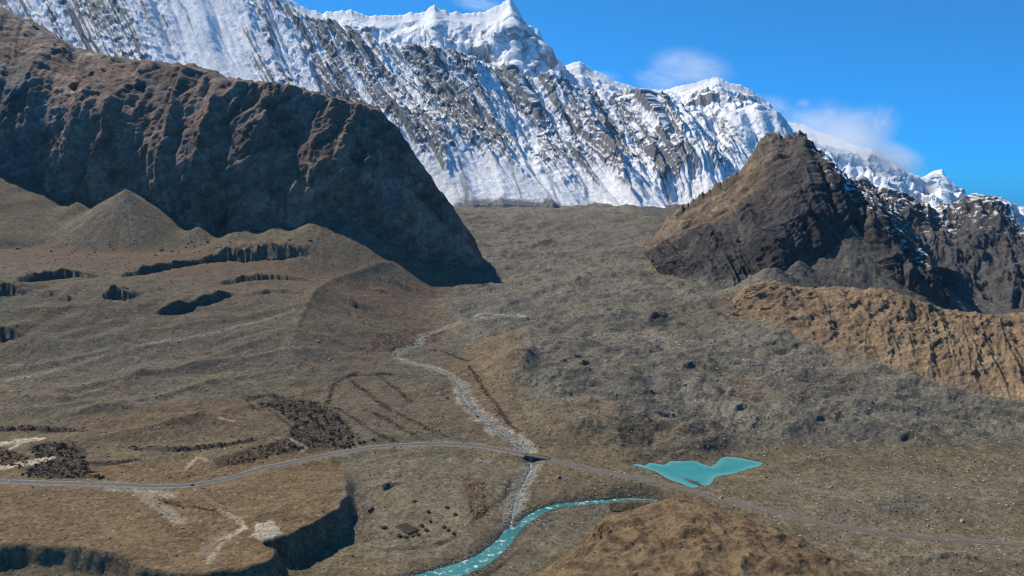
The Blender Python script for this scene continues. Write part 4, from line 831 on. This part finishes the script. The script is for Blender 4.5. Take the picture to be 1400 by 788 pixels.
# ================================================================== SMALL VEHICLE on the road
kv = int(np.argmin(np.hypot(*(RD[:, :2] - bl(Z, 263, 664)[:2]).T))); vp = V[kv, 3] + np.append(-nr[kv] * 1.9, -.05); va = math.atan2(d[kv, 1], d[kv, 0])
car = empty('parked_car', vp, va); tag(car, 'tiny dark car on the paved road above the dirt track', 'car')
M_CAR = mat_noise('dark_paint', (.02, .02, .024), (.028, .028, .032), 2, .35, 0, .1, .5); M_GLASS = mat_noise('car_glass', (.02, .025, .03), (.03, .035, .04), 1, .1, 0, .1, .5); M_TYRE = mat_noise('rubber', (.012, .012, .012), (.02, .02, .02), 1, .9, 0)
part('body', [((0, 0, .72), 4.3, 1.75, .62)], M_CAR, car, .14); cb = part('cabin', [((-.2, 0, 1.27), 2.2, 1.55, .52)], M_GLASS, car, .18); part('roof', [((-.2, 0, 1.53), 1.7, 1.35, .06)], M_CAR, cb, .02)
for sx in (-1, 1):
    for sy in (-1, 1):
        bm = bmesh.new(); bmesh.ops.create_cone(bm, cap_ends=True, segments=14, radius1=.34, radius2=.34, depth=.24)
        for v in bm.verts: v.co = Vector((v.co.x + sx * 1.35, v.co.z + sy * .8, v.co.y + .36))
        me = bpy.data.meshes.new('wheel'); bm.to_mesh(me); bm.free(); link('wheel', me, M_TYRE, car)
# ================================================================== RUINS on the gravel flat
M_STONEW = mat_noise('dry_stone', (.075, .058, .044), (.13, .105, .08), 1.2, .95, .8, .3); M_SOIL = mat_noise('dark_turned_soil', (.045, .028, .020), (.062, .040, .029), 2.5, .95, .4, .2)
def stone_wall(name, a, b, h, th, parent, seed):
    r = np.random.default_rng(seed); L = float(np.hypot(b[0] - a[0], b[1] - a[1])); n = max(3, int(L / .9)); q = np.linspace(0, 1, n + 1)
    dx, dy = (b[0] - a[0]) / L, (b[1] - a[1]) / L; hh = h * (.75 + .45 * r.random(n + 1)); V = []
    for k in range(n + 1):
        x, y = a[0] + (b[0] - a[0]) * q[k], a[1] + (b[1] - a[1]) * q[k]; jt = r.uniform(-.1, .1, 2)
        for o_, z_ in ((-.62, -.8), (-.5, hh[k] * .55), (-.36, hh[k]), (.36, hh[k]), (.5, hh[k] * .55), (.62, -.8)): V.append((x - dy * (o_ * th + jt[0]), y + dx * (o_ * th + jt[0]), z_))
    V = np.array(V).reshape(n + 1, 6, 3); q_ = grid_quads(n + 1, 6); caps = np.array([[0, 1, 4, 5], [1, 2, 3, 4], [n * 6 + 5, n * 6 + 4, n * 6 + 1, n * 6], [n * 6 + 4, n * 6 + 3, n * 6 + 2, n * 6 + 1]])
    return link(name, mesh_np(name, V, np.vstack([q_, caps]), None, False), M_STONEW, parent)
def enclosure(name, corners, h, th, label, cat, group=None, floor=False, seed=1):
    w = [bl(Z, *c) for c in corners]; c0 = np.mean(w, 0); o = empty(name, (c0[0], c0[1], float(zat(c0[0], c0[1])))); tag(o, label, cat, group)
    lo = [(p[0] - c0[0], p[1] - c0[1]) for p in w]
    for k in range(4): stone_wall('wall', lo[k], lo[(k + 1) % 4], h, th, o, seed * 10 + k)
    if floor:
        V = []
        for a in np.linspace(0, 1, 14):
            for b in np.linspace(0, 1, 14):
                p0 = np.array(lo[0]) * (1 - a) + np.array(lo[1]) * a; p1 = np.array(lo[3]) * (1 - a) + np.array(lo[2]) * a; p = p0 * (1 - b) + p1 * b
                V.append((p[0], p[1], float(zat(p[0] + c0[0], p[1] + c0[1])) - o.location.z + .22 + .1 * random.random()))
        link('earth_floor', mesh_np('earth_floor', np.array(V), grid_quads(14, 14), None, False), M_SOIL, o)
    return o
enclosure('stone_enclosure', [(540.7,720.5),(555.3,715),(572.7,725),(558.7,731)], 1.6, 1.3, 'dark brown walled plot of turned soil on the gravel flat', 'enclosure', floor=True)
for k, (px, py, w_, h_) in enumerate([(564,733,3.2,2.2),(571,731,3.4,2.2),(568.5,724.5,3,1.8),(546,733.5,3.5,2),(555,735,3.2,1.8),(576.5,719.3,3,1.8),(583,726,3.4,1.8),(525.5,722,4,1.6),(588.5,713.5,1.8,1.3),(585,700,2.8,1.7),(611,694.3,3,1.6),(622,704,2.4,1.5),(566.5,686.2,2.6,1.4),(607,721,2.8,1.8),(613,726,3,1.8),(620,730,2.4,1.5)]):
    near_ = k < 8
    enclosure('ruined_hut', [(px - w_, py + .2), (px + .2, py - h_), (px + w_, py - .2), (px - .2, py + h_)], 1.7, .9, 'low roofless stone hut ruin close beside the dark walled plot' if near_ else 'low roofless stone hut ruin out on the gravel flat right of the dark plot', 'ruin', 'ruined huts around the dark plot' if near_ else 'ruined huts scattered on the gravel flat', seed=20 + k)
stw = bl(Z, 507, 697); o = empty('stone_wall', stw); tag(o, 'short dark stone wall standing alone left of the ruins', 'wall'); p0, p1 = bl(Z, 503.5, 700.5), bl(Z, 510.5, 694.5); stone_wall('wall_course', (p0 - stw)[:2], (p1 - stw)[:2], 2.0, 1.2, o, 99)
# ================================================================== BOULDERS
def rock_mesh(name, seed, sub=2, sq=(1, .8, .65)):
    bm = bmesh.new(); bmesh.ops.create_icosphere(bm, subdivisions=sub, radius=1.0); r = np.random.default_rng(seed)
    pl_ = r.normal(size=(9, 3)); pl_ /= np.linalg.norm(pl_, axis=1)[:, None]; dd = r.uniform(.62, .92, 9)
    for v in bm.verts:
        p = np.array(v.co)
        for n_, q_ in zip(pl_, dd):
            e = p @ n_ - q_
            if e > 0: p = p - n_ * e
        p = p * np.array(sq) * (1 + r.uniform(-.04, .04)); v.co = Vector(p)
    me = bpy.data.meshes.new(name); bm.to_mesh(me); bm.free(); return me
M_BPALE = mat_noise('pale_granite', (.24, .22, .185), (.38, .35, .30), 2, .9, .6, .3); M_BGREY = mat_noise('grey_rock', (.10, .095, .085), (.19, .178, .155), 2, .9, .6, .3); M_BBROWN = mat_noise('brown_rock_face', (.09, .065, .045), (.16, .12, .085), 2, .9, .6, .3)
RM = {}
for nm, m in (('p', M_BPALE), ('g', M_BGREY), ('b', M_BBROWN)):
    RM[nm] = []
    for k in range(5):
        me = rock_mesh('boulder', 1000 + k, 2, [(1, .8, .65), (1, .7, .8), (1, .9, .55), (1, .75, .7), (1, .6, .6)][k]); me.materials.append(m); RM[nm].append(me)
def boulder(px, py, r_, kind, label, group=None, P=None):
    p = bl(Z, px, py) if P is None else P
    o = bpy.data.objects.new('boulder', random.choice(RM[kind])); col.objects.link(o)
    o.location = (p[0], p[1], p[2] + r_ * .25); o.scale = (r_ * random.uniform(.9, 1.2), r_, r_ * random.uniform(.85, 1.1)); o.rotation_euler = (random.uniform(-.2, .2), random.uniform(-.2, .2), random.uniform(0, 6.28))
    return tag(o, label, 'boulder', group)
boulder(764.5, 653, 3.4, 'p', 'large pale boulder on the slope just right below the bridge')
boulder(985.5, 682, 3.0, 'p', 'pale boulder beside the road just below the lake')
boulder(1315, 713, 2.8, 'p', 'pale boulder above the road near the right edge'); boulder(1310, 700, 2.0, 'g', 'grey boulder on the slope above a pale boulder near the right edge')
boulder(1047, 653, 2.4, 'b', 'brown boulder on the slope right of the lake'); boulder(657, 632, 2.2, 'p', 'pale boulder below the road left of the bridge')
boulder(435, 467, 3.2, 'p', 'pale boulder on the ridge slope above the thicket'); boulder(450, 492, 3.0, 'p', 'lower pale boulder on the ridge slope above the thicket')
boulder(669, 582, 2.6, 'p', 'pale boulder on the left bank of the stream above the bridge'); boulder(653, 570, 2.8, 'g', 'grey boulder on the stream bank above the bridge')
boulder(24, 341, 5.0, 'b', 'lone dark boulder on the flat terrace at the far left'); boulder(540, 484, 3.2, 'p', 'pale boulder beside the stream bend')
CW = {'p': 'pale', 'g': 'grey', 'b': 'brown'}
def zone(px, py):
    if py < 400: return 'on the upper glacier between the cliff and the rocky peak'
    if px > 1150: return 'on the grey debris below the orange moraine wall'
    if py < 470: return 'on the glacier debris around the dark ice hollow'
    if px < 880: return 'on the dark debris right of the central mound'
    return 'on the dark debris above the lake'
def scatter(poly_px, n, rmin, rmax, kinds, label, group):
    q = np.array(poly_px, float); x0, y0 = q.min(0); x1, y1 = q.max(0); k = 0
    while k < n:
        px, py = random.uniform(x0, x1), random.uniform(y0, y1)
        if not inpoly(q, np.array([px]), np.array([py]))[0]: continue
        p = bl(Z, px, py)
        q_ = random.random() ** 2.2; kd = random.choice(kinds); sz = 'large' if q_ > .5 else 'small'
        boulder(px, py, (rmin + (rmax - rmin) * q_) * (p[1] / 1200) ** .5, kd, f'{sz} {CW[kd]} boulder ' + (label or zone(px, py)), group, p); k += 1
scatter([(730,330),(900,340),(1000,430),(1100,520),(1250,580),(1390,650),(1390,600),(1200,540),(1040,640),(900,560),(760,530),(720,430)], 110, 1.3, 3.4, 'ppg', None, 'boulders on the glacier debris')
scatter([(490,500),(560,490),(620,540),(680,600),(600,600),(520,580)], 30, 1.1, 2.4, 'ppg', 'on the slope between the thicket and the stream', 'boulders between thicket and stream')
scatter([(1060,650),(1390,680),(1390,735),(1200,720),(1060,690)], 36, 1.0, 2.4, 'pgb', 'on the gravel slope above the road at right', 'boulders above the road on the right')
scatter([(60,335),(430,325),(440,340),(200,350),(60,350)], 34, 2.0, 4.2, 'gbb', 'on the flat terrace below the talus fans', 'boulders below the talus fans')
scatter([(1240,766),(1400,755),(1400,786),(1240,786)], 26, .9, 2.4, 'gpb', 'in the rough ground at the lower right corner', 'boulders at the lower right corner')
scatter([(0,670),(260,690),(340,760),(180,762),(0,740)], 14, .7, 1.5, 'bbg', 'on the tan terrace at lower left', 'boulders on the tan terrace')
# smaller stones nobody could count
M_STONES = mat_attr('loose_stones', .8, 4, .2, .1, 0, .2)
def stones(name, X, Y, R, Cc, label, ZZ=None):
    n = len(X); oc = np.array([(1,0,0),(0,1,0),(-1,0,0),(0,-1,0),(0,0,1),(0,0,-1)], float); fq = np.array([(0,1,4),(1,2,4),(2,3,4),(3,0,4),(1,0,5),(2,1,5),(3,2,5),(0,3,5)])
    a = rng.uniform(0, 6.28, n); ca_, sa2 = np.cos(a), np.sin(a); B = oc[None] * (1 + rng.uniform(-.3, .3, (n, 6, 1))) * np.stack([np.ones(n), rng.uniform(.6, 1, n), rng.uniform(.5, .95, n)], 1)[:, None, :]
    B = np.stack([B[..., 0] * ca_[:, None] - B[..., 1] * sa2[:, None], B[..., 0] * sa2[:, None] + B[..., 1] * ca_[:, None], B[..., 2]], -1) * R[:, None, None]
    zz = zat(X, Y) if ZZ is None else ZZ; V = B + np.stack([X, Y, zz + R * .2], 1)[:, None, :]; Fq = (fq[None] + (np.arange(n) * 6)[:, None, None]).reshape(-1, 3)
    return tag(link(name, mesh_np(name, V.reshape(-1, 3), Fq, np.repeat(Cc, 6, 0), False), M_STONES), label, kind='stuff')
n = 52000; ri = rng.uniform(0, 1, n) ** .8; yy = 690 * np.exp(ri * math.log(2600 / 690)); ux = rng.uniform(-.74, .74, n); xx = ux * yy
den = fbm2(xx, yy, 50, 3, 950) + .6 * ((xx - np.interp(yy, gl_line[::-1, 1], gl_line[::-1, 0])) > -60); k = den > rng.uniform(-.5, .9, n); xx, yy = xx[k], yy[k]; n = len(xx)
rr = (.5 + 1.5 * rng.random(n) ** 3.5) * (yy / 1100) ** .6; br_ = np.where(rng.random(n) < .42, rng.uniform(.26, .55, n), rng.uniform(.06, .17, n)); cc = br_[:, None] * np.array([1.06, .98, .84])
stones('loose_stones', xx, yy, rr, cc, 'loose pale stones strewn over the valley floor')
mv = MOUND[14:].reshape(-1, 3); w_ = 1.0 * (fbm2(mv[:, 0], mv[:, 1], 22, 3, 960) > -.02); w_ *= (mv[:, 1] > 690); mi_ = rng.choice(len(mv), 3200, False, w_ / w_.sum()); mp = mv[mi_]; b_ = np.where(rng.random(3200) < .25, rng.uniform(.17, .28, 3200), rng.uniform(.045, .11, 3200))
stones('mound_stones', mp[:, 0], mp[:, 1], .28 + .9 * rng.random(3200) ** 4, b_[:, None] * np.array([1.15, .92, .66]), 'small brown stones lying on the foreground mound', mp[:, 2])
# cobbles packed along both river banks and the stream bed
def along(pl, hw, n, spread, r0, r1):
    t = rng.random(n); q = t * (len(pl) - 1); i0 = np.minimum(q.astype(int), len(pl) - 2); f = (q - i0)[:, None]; p = pl[i0] * (1 - f) + pl[i0 + 1] * f
    dd = pl[i0 + 1, :2] - pl[i0, :2]; dd /= np.linalg.norm(dd, axis=1)[:, None]; nn = np.stack([-dd[:, 1], dd[:, 0]], 1); w = np.interp(t, np.linspace(0, 1, len(pl)), hw)
    off = np.sign(rng.random(n) - .5) * (w + .2 + spread * rng.random(n) ** 1.6); return p[:, 0] + nn[:, 0] * off, p[:, 1] + nn[:, 1] * off, r0 + (r1 - r0) * rng.random(n) ** 3
x1, y1, r1_ = along(RV, RW, 7000, 9, .35, 1.3); x2, y2, r2_ = along(ST, STW, 4000, 8, .3, 1.2)
xx, yy, rr = np.append(x1, x2), np.append(y1, y2), np.append(r1_, r2_); n = len(xx); br_ = np.where(rng.random(n) < .3, rng.uniform(.22, .36, n), rng.uniform(.04, .14, n))
stones('bank_cobbles', xx, yy, rr, br_[:, None] * np.array([1.03, .99, .90]), 'dark and pale cobbles packed along the river banks')
# ================================================================== SHRUBS
def shrub_mesh(name, seed, mats, ntw=150, tall=1.0):
    r = np.random.default_rng(seed); V = []; Fc = []; mi = []
    def tri(a, b, c, m): k = len(V); V.extend([a, b, c]); Fc.append((k, k + 1, k + 2)); mi.append(m)
    for k in range(12):                                                    # stems
        a = r.uniform(0, 6.28); el = r.uniform(.7, 1.4); L = r.uniform(.5, .95) * tall; dr = np.array([math.cos(a) * math.cos(el), math.sin(a) * math.cos(el), math.sin(el)]); p = np.array([r.uniform(-.15, .15), r.uniform(-.15, .15), -.1]); e = p + dr * L; sd_ = np.array([-math.sin(a), math.cos(a), 0]) * .035
        tri(p - sd_, p + sd_, e, 0); up = np.cross(dr, sd_); tri(p - up, p + up, e, 0)
    for k in range(ntw):                                                    # twigs and small leaf clumps through the crown's volume
        q = r.normal(size=3); q /= np.linalg.norm(q); q[2] = abs(q[2]); rad = r.uniform(.35, 1) ** .6 * (1 + .25 * math.sin(3 * math.atan2(q[1], q[0]) + seed)); c = q * rad * np.array([.85, .85, .9 * tall]); c[2] = c[2] * .9 + .12
        t = r.normal(size=3) * .15 + q * .10; s_ = r.normal(size=3); s_ = np.cross(s_, t); s_ = s_ / (np.linalg.norm(s_) + 1e-9) * r.uniform(.03, .085)
        tri(c - t - s_, c - t + s_, c + t, 1 if r.random() < .7 else 0)
    me = mesh_np(name, np.array(V), np.array(Fc), None, False, mi)
    for m in mats: me.materials.append(m)
    return me
M_STEM = mat_noise('grey_stem', (.075, .062, .055), (.12, .10, .085), .5, .9, 0); M_TWIG = mat_noise('bare_purple_twigs', (.060, .044, .040), (.105, .08, .07), .6, .9, 0); M_TWIGG = mat_noise('bare_grey_twigs', (.085, .08, .072), (.14, .13, .115), .6, .9, 0); M_LEAF = mat_noise('dark_evergreen_leaf', (.020, .026, .014), (.045, .052, .028), .6, .8, 0); M_RED = mat_noise('red_brown_scrub', (.080, .042, .032), (.12, .066, .046), .6, .9, 0)
SH = {k: [shrub_mesh('shrub', 2000 + 10 * j + i, [M_STEM, m], 150, tl) for i in range(4)] for j, (k, m, tl) in enumerate((('p', M_TWIG, 1.0), ('g', M_TWIGG, 1.1), ('d', M_LEAF, 1.0), ('r', M_RED, .6)))}
def shrub(px, py, r_, kind, label, group, P=None):
    p = bl(Z, px, py) if P is None else P
    if '%' in label: label = label.replace('%', {'p': 'bare purple brown', 'g': 'bare pale grey', 'd': 'dark evergreen', 'r': 'rust brown'}[kind])
    o = bpy.data.objects.new('shrub', random.choice(SH[kind])); col.objects.link(o); o.location = (p[0], p[1], p[2]); r_ *= random.uniform(.7, 1.25)
    o.scale = (r_, r_, r_ * random.uniform(.85, 1.15)); o.rotation_euler = (0, 0, random.uniform(0, 6.28)); return tag(o, label, 'shrub', group)
def thicket(poly_px, n, r_, kinds, label, group):
    q = np.array(poly_px, float); x0, y0 = q.min(0); x1, y1 = q.max(0); k = 0
    while k < n:
        px, py = random.uniform(x0, x1), random.uniform(y0, y1)
        if not inpoly(q, np.array([px]), np.array([py]))[0] or random.random() > .75 + perlin2(np.array([px / 14]), np.array([py / 7]), 5)[0]: continue
        shrub(px, py, r_, random.choice(kinds), label, group); k += 1
thicket([(348,552),(400,548),(440,552),(470,572),(492,600),(476,612),(430,612),(385,620),(392,600),(402,580),(380,562)], 95, 2.9, 'ppppggd', '% shrub in the thicket above the road bend', 'shrubs of the thicket above the road bend')
thicket([(296,638),(340,614),(392,600),(388,618),(340,634)], 22, 2.2, 'ggp', '% shrub on the pale ground left of the road bend thicket', 'shrubs left of the thicket')
thicket([(40,610),(100,604),(116,624),(124,644),(152,655),(62,655),(30,650),(52,632)], 70, 2.7, 'ppppgd', '% shrub in the thicket beside the road at far left', 'shrubs of the far left thicket')
thicket([(0,612),(42,626),(30,642),(0,638)], 12, 2.3, 'pgd', '% shrub between the pale sand flats at the left edge', 'shrubs between the sand flats')
def row(pts, n, r_, kinds, label, group):
    w = poly(pts, n * 3)
    for k in range(n):
        p = w[random.randrange(len(w))] + np.array([random.gauss(0, r_ * .6), random.gauss(0, r_ * .8), 0]); p[2] = float(zat(p[0], p[1])); shrub(0, 0, r_, random.choice(kinds), label, group, p)
row([(470,612),(495,606),(510,602),(522,604)], 14, 2.6, 'dpd', '% shrub in the clump where the thicket meets the road', 'dark shrubs at the end of the thicket')
row([(180,611),(240,614),(300,608),(350,600)], 12, 1.7, 'ppd', '% shrub in the long hedge line above the road', 'shrubs of the long field bank')
row([(0,588),(50,586),(112,588)], 8, 1.9, 'ppd', '% shrub along the dark bank above the sand flat', 'shrubs of the left field bank')
row([(450,552),(455,525),(480,512),(540,512)], 9, 1.9, 'ppr', '% bush lining the curved ditch', 'scrub along the curved ditch'); row([(480,520),(505,540),(530,560),(570,578),(600,592)], 10, 1.8, 'rrp', '% bush along the dry gully', 'scrub along the dry gully')
row([(640,498),(655,525),(680,560),(712,600)], 10, 2.0, 'pdp', '% bush on the right bank of the stream', 'bushes on the right bank of the stream'); row([(560,477),(600,479),(640,494)], 8, 1.9, 'pd', '% bush along the bend of the stream', 'bushes along the stream bend')
thicket([(508,462),(560,447),(606,452),(596,468),(530,478)], 10, 2.0, 'rrp', '% bush on the flat below the ridge end', 'scrub below the ridge end')
thicket([(845,578),(880,562),(898,580),(888,610),(852,614)], 10, 1.8, 'prp', '% bush on the dark slope above the lake', 'scrub above the lake')
thicket([(636,655),(660,658),(666,700),(650,716),(640,690)], 8, 1.6, 'rrp', '% bush in the rusty patch by the river bank', 'scrub by the river bank')
row([(222,682),(260,692),(300,702)], 5, 1.4, 'ppd', '% bush along the dirt track on the terrace', 'bushes along the dirt track')
for px, py, r_, lb in [(612,545,3.4,'lone dark green bush on the slope left of the stream'),(538,478,3.0,'dark green bush beside the stream bend'),(605,570,2.2,'small dark green bush below the lone one left of the stream'),(604,533,2.0,'small dark green bush above the lone one left of the stream'),(620,487,2.6,'dark green bush on the flat right of the stream bend')]: shrub(px, py, r_, 'd', lb, None)
# low scrub nobody could count, filling the thickets and lining ditches and banks
M_SCRUB = mat_attr('low_scrub', .6, 5, .25, .15, 0, .2)
SX, SY, SR, SC_ = [], [], [], []
def fill(poly_px, n, r_, cols, thr=-.2):
    w = poly(poly_px); x0, y0 = w[:, :2].min(0); x1, y1 = w[:, :2].max(0); X, Y = rng.uniform(x0, x1, n * 4), rng.uniform(y0, y1, n * 4)
    k = inpoly(w, X, Y) & (fbm2(X, Y, 16, 3, 971) > thr); X, Y = X[k][:n], Y[k][:n]; SX.append(X); SY.append(Y); SR.append(r_ * rng.uniform(.5, 1.2, len(X))); SC_.append(np.array(cols)[rng.integers(0, len(cols), len(X))])
def line(pts, n, r_, sp_, cols):
    w = poly(pts, 200); i0 = rng.integers(0, 200, n); X, Y = w[i0, 0] + rng.normal(0, sp_, n), w[i0, 1] + rng.normal(0, sp_, n); k = fbm2(X, Y, 26, 2, 973) > -.06; X, Y = X[k], Y[k]; SX.append(X); SY.append(Y); SR.append(r_ * rng.uniform(.5, 1.2, len(X))); SC_.append(np.array(cols)[rng.integers(0, len(cols), len(X))])
PUR = [(.075,.055,.050),(.095,.075,.066),(.060,.046,.040),(.11,.095,.082),(.05,.045,.034)]; REDS = [(.10,.058,.044),(.085,.052,.042),(.07,.05,.04),(.12,.08,.055)]
fill([(348,552),(400,548),(440,552),(470,572),(492,600),(476,612),(430,612),(385,620),(392,600),(402,580),(380,562)], 700, 1.9, PUR, -.4); fill([(296,638),(340,614),(392,600),(388,618),(340,634)], 220, 1.5, PUR)
fill([(40,610),(100,604),(116,624),(124,644),(152,655),(62,655),(30,650),(52,632)], 520, 1.8, PUR, -.4); fill([(0,612),(42,626),(30,642),(0,638)], 120, 1.6, PUR)
fill([(845,578),(880,562),(898,580),(888,612),(852,616)], 260, 1.3, REDS + PUR); fill([(850,618),(900,614),(1000,600),(1000,620),(960,630),(900,632),(850,632)], 300, 1.2, PUR, 0); fill([(508,462),(560,447),(606,452),(596,468),(530,478)], 300, 1.6, REDS); fill([(930,590),(960,562),(985,580),(1000,600),(960,605)], 160, 1.2, PUR, 0); fill([(636,655),(660,658),(666,700),(650,716),(640,690)], 180, 1.1, REDS)
for pts, n, cs in [([(180,612),(240,615),(300,609),(350,601)],190,PUR),([(-10,589),(50,587),(112,589)],130,PUR),([(448,552),(455,525),(480,512),(540,512)],190,PUR),([(480,520),(505,540),(530,560),(570,578),(600,592),(625,604)],230,REDS),([(520,515),(545,535),(560,550)],120,REDS),([(450,555),(480,570),(520,595),(545,605)],150,PUR),([(500,560),(540,580),(575,600)],150,REDS),([(640,498),(655,525),(680,560),(714,602)],200,PUR),([(560,477),(600,479),(640,494)],150,PUR),([(336,546),(345,558),(372,562),(400,585),(410,605)],110,PUR),([(336,544),(370,540),(420,548)],110,PUR),([(115,632),(150,636),(190,628)],90,PUR),([(200,678),(230,688),(270,695),(300,702)],80,PUR),([(700,655),(690,680),(660,700),(645,715)],110,REDS),([(200,655),(240,652),(280,648)],70,PUR)]: line(pts, int(n * 1.5), 1.25, 3.6, cs)
X, Y, R_, K_ = np.concatenate(SX), np.concatenate(SY), np.concatenate(SR), np.concatenate(SC_); n = len(X); q = 16
dv = rng.normal(size=(n, q, 3)); dv /= np.linalg.norm(dv, axis=-1, keepdims=True); dv[..., 2] = np.abs(dv[..., 2]); ce = dv * rng.uniform(.3, 1, (n, q, 1)) * np.array([1, 1, .9]); t1 = rng.normal(size=(n, q, 3)) * .26 + dv * .16; t2 = rng.normal(size=(n, q, 3)) * .13
V = np.stack([ce - t1 - t2, ce - t1 + t2, ce + t1], 2) * R_[:, None, None, None] + np.stack([X, Y, zat(X, Y)], 1)[:, None, None, :]
tag(link('low_scrub', mesh_np('low_scrub', V.reshape(-1, 3), np.arange(n * q * 3).reshape(-1, 3), np.repeat(K_ * (1 + rng.uniform(-.3, .3, (n, 1))), q * 3, 0), False), M_SCRUB), 'low bare scrub filling the thickets and lining the ditches', kind='stuff')
# ================================================================== WIND-BLOWN SNOW off the summits
def plume(px, py, y, wpx, hpx, dens, ang, seed, label, thr=.36, depth=.5):
    c = atY(px, py, y); k = y / F; bm = bmesh.new(); bmesh.ops.create_icosphere(bm, subdivisions=3, radius=1.0); me = bpy.data.meshes.new('snow_plume'); bm.to_mesh(me); bm.free()
    o = link('snow_plume', me); o.location = c; o.scale = (wpx * k / 2, wpx * k / 2 * depth, hpx * k / 2); o.rotation_euler = (0, math.radians(ang), 0); tag(o, label, 'cloud', 'wind-blown snow over the summits')
    m = bpy.data.materials.new('blown_snow'); m.use_nodes = True; t = m.node_tree; N = t.nodes; L = t.links; N.remove(N['Principled BSDF'])
    pv = N.new('ShaderNodeVolumePrincipled'); pv.inputs['Color'].default_value = (1, 1, 1, 1); pv.inputs['Anisotropy'].default_value = .45
    tc = N.new('ShaderNodeTexCoord'); ln = N.new('ShaderNodeVectorMath'); ln.operation = 'LENGTH'; L.new(tc.outputs['Object'], ln.inputs[0])
    fo = N.new('ShaderNodeMapRange'); fo.interpolation_type = 'SMOOTHSTEP'; fo.inputs['From Min'].default_value = 1.0; fo.inputs['From Max'].default_value = .25; L.new(ln.outputs['Value'], fo.inputs['Value'])
    ns = N.new('ShaderNodeTexNoise'); ns.noise_dimensions = '4D'; ns.inputs['W'].default_value = seed * 3.3; ns.inputs['Scale'].default_value = 2.3; ns.inputs['Detail'].default_value = 7; ns.inputs['Roughness'].default_value = .62; ns.inputs['Distortion'].default_value = .8; L.new(tc.outputs['Object'], ns.inputs['Vector'])
    nm = N.new('ShaderNodeMapRange'); nm.inputs['From Min'].default_value = thr; nm.inputs['From Max'].default_value = .72; L.new(ns.outputs['Fac'], nm.inputs['Value'])
    a = N.new('ShaderNodeMath'); a.operation = 'MULTIPLY'; L.new(fo.outputs[0], a.inputs[0]); L.new(nm.outputs[0], a.inputs[1]); b = N.new('ShaderNodeMath'); b.operation = 'MULTIPLY'; L.new(a.outputs[0], b.inputs[0]); b.inputs[1].default_value = dens; L.new(b.outputs[0], pv.inputs['Density'])
    L.new(pv.outputs[0], N['Material Output'].inputs['Volume']); me.materials.append(m); return o
plume(1225, 222, 9300, 100, 62, .008, 20, 1, 'thick white snow cloud right of the distant crest', .36)
plume(1130, 182, 9600, 150, 100, .0055, 10, 2, 'white snow cloud clinging behind the dark rock peak')
plume(1180, 180, 9900, 120, 80, .006, -20, 3, 'thin veil of blown snow above the distant crest')
plume(945, 95, 8300, 140, 66, .004, 10, 4, 'faint plume of blown snow over the rounded summit')
plume(1098, 141, 9500, 26, 16, .008, 0, 5, 'tiny white snow puff left of two above the distant crest'); plume(1135, 153, 9500, 22, 12, .008, 0, 6, 'tiny white snow puff right of two above the distant crest')
plume(1212, 158, 9700, 44, 12, .0035, -58, 7, 'thin slanting wisp of snow in the blue sky'); plume(1170, 205, 9500, 190, 70, .004, 18, 11, 'long white band of blown snow along the distant crest', .4); plume(900, 112, 8400, 90, 40, .004, 15, 12, 'small pale snow veil left of the rounded summit', .4); plume(1060, 150, 8700, 80, 46, .005, 20, 13, 'pale snow veil right of the rounded summit', .4)
plume(655, 6, 9900, 90, 26, .003, 8, 8, 'pale snow banner beside the tallest summit'); plume(825, 104, 9900, 60, 18, .003, 5, 9, 'small snow banner on the falling crest right of the tallest peak')
tris = sum(len(o.data.polygons) * 2 for o in sc.objects if o.type == 'MESH'); print('tris ~', tris, 'time', time.time() - T0)
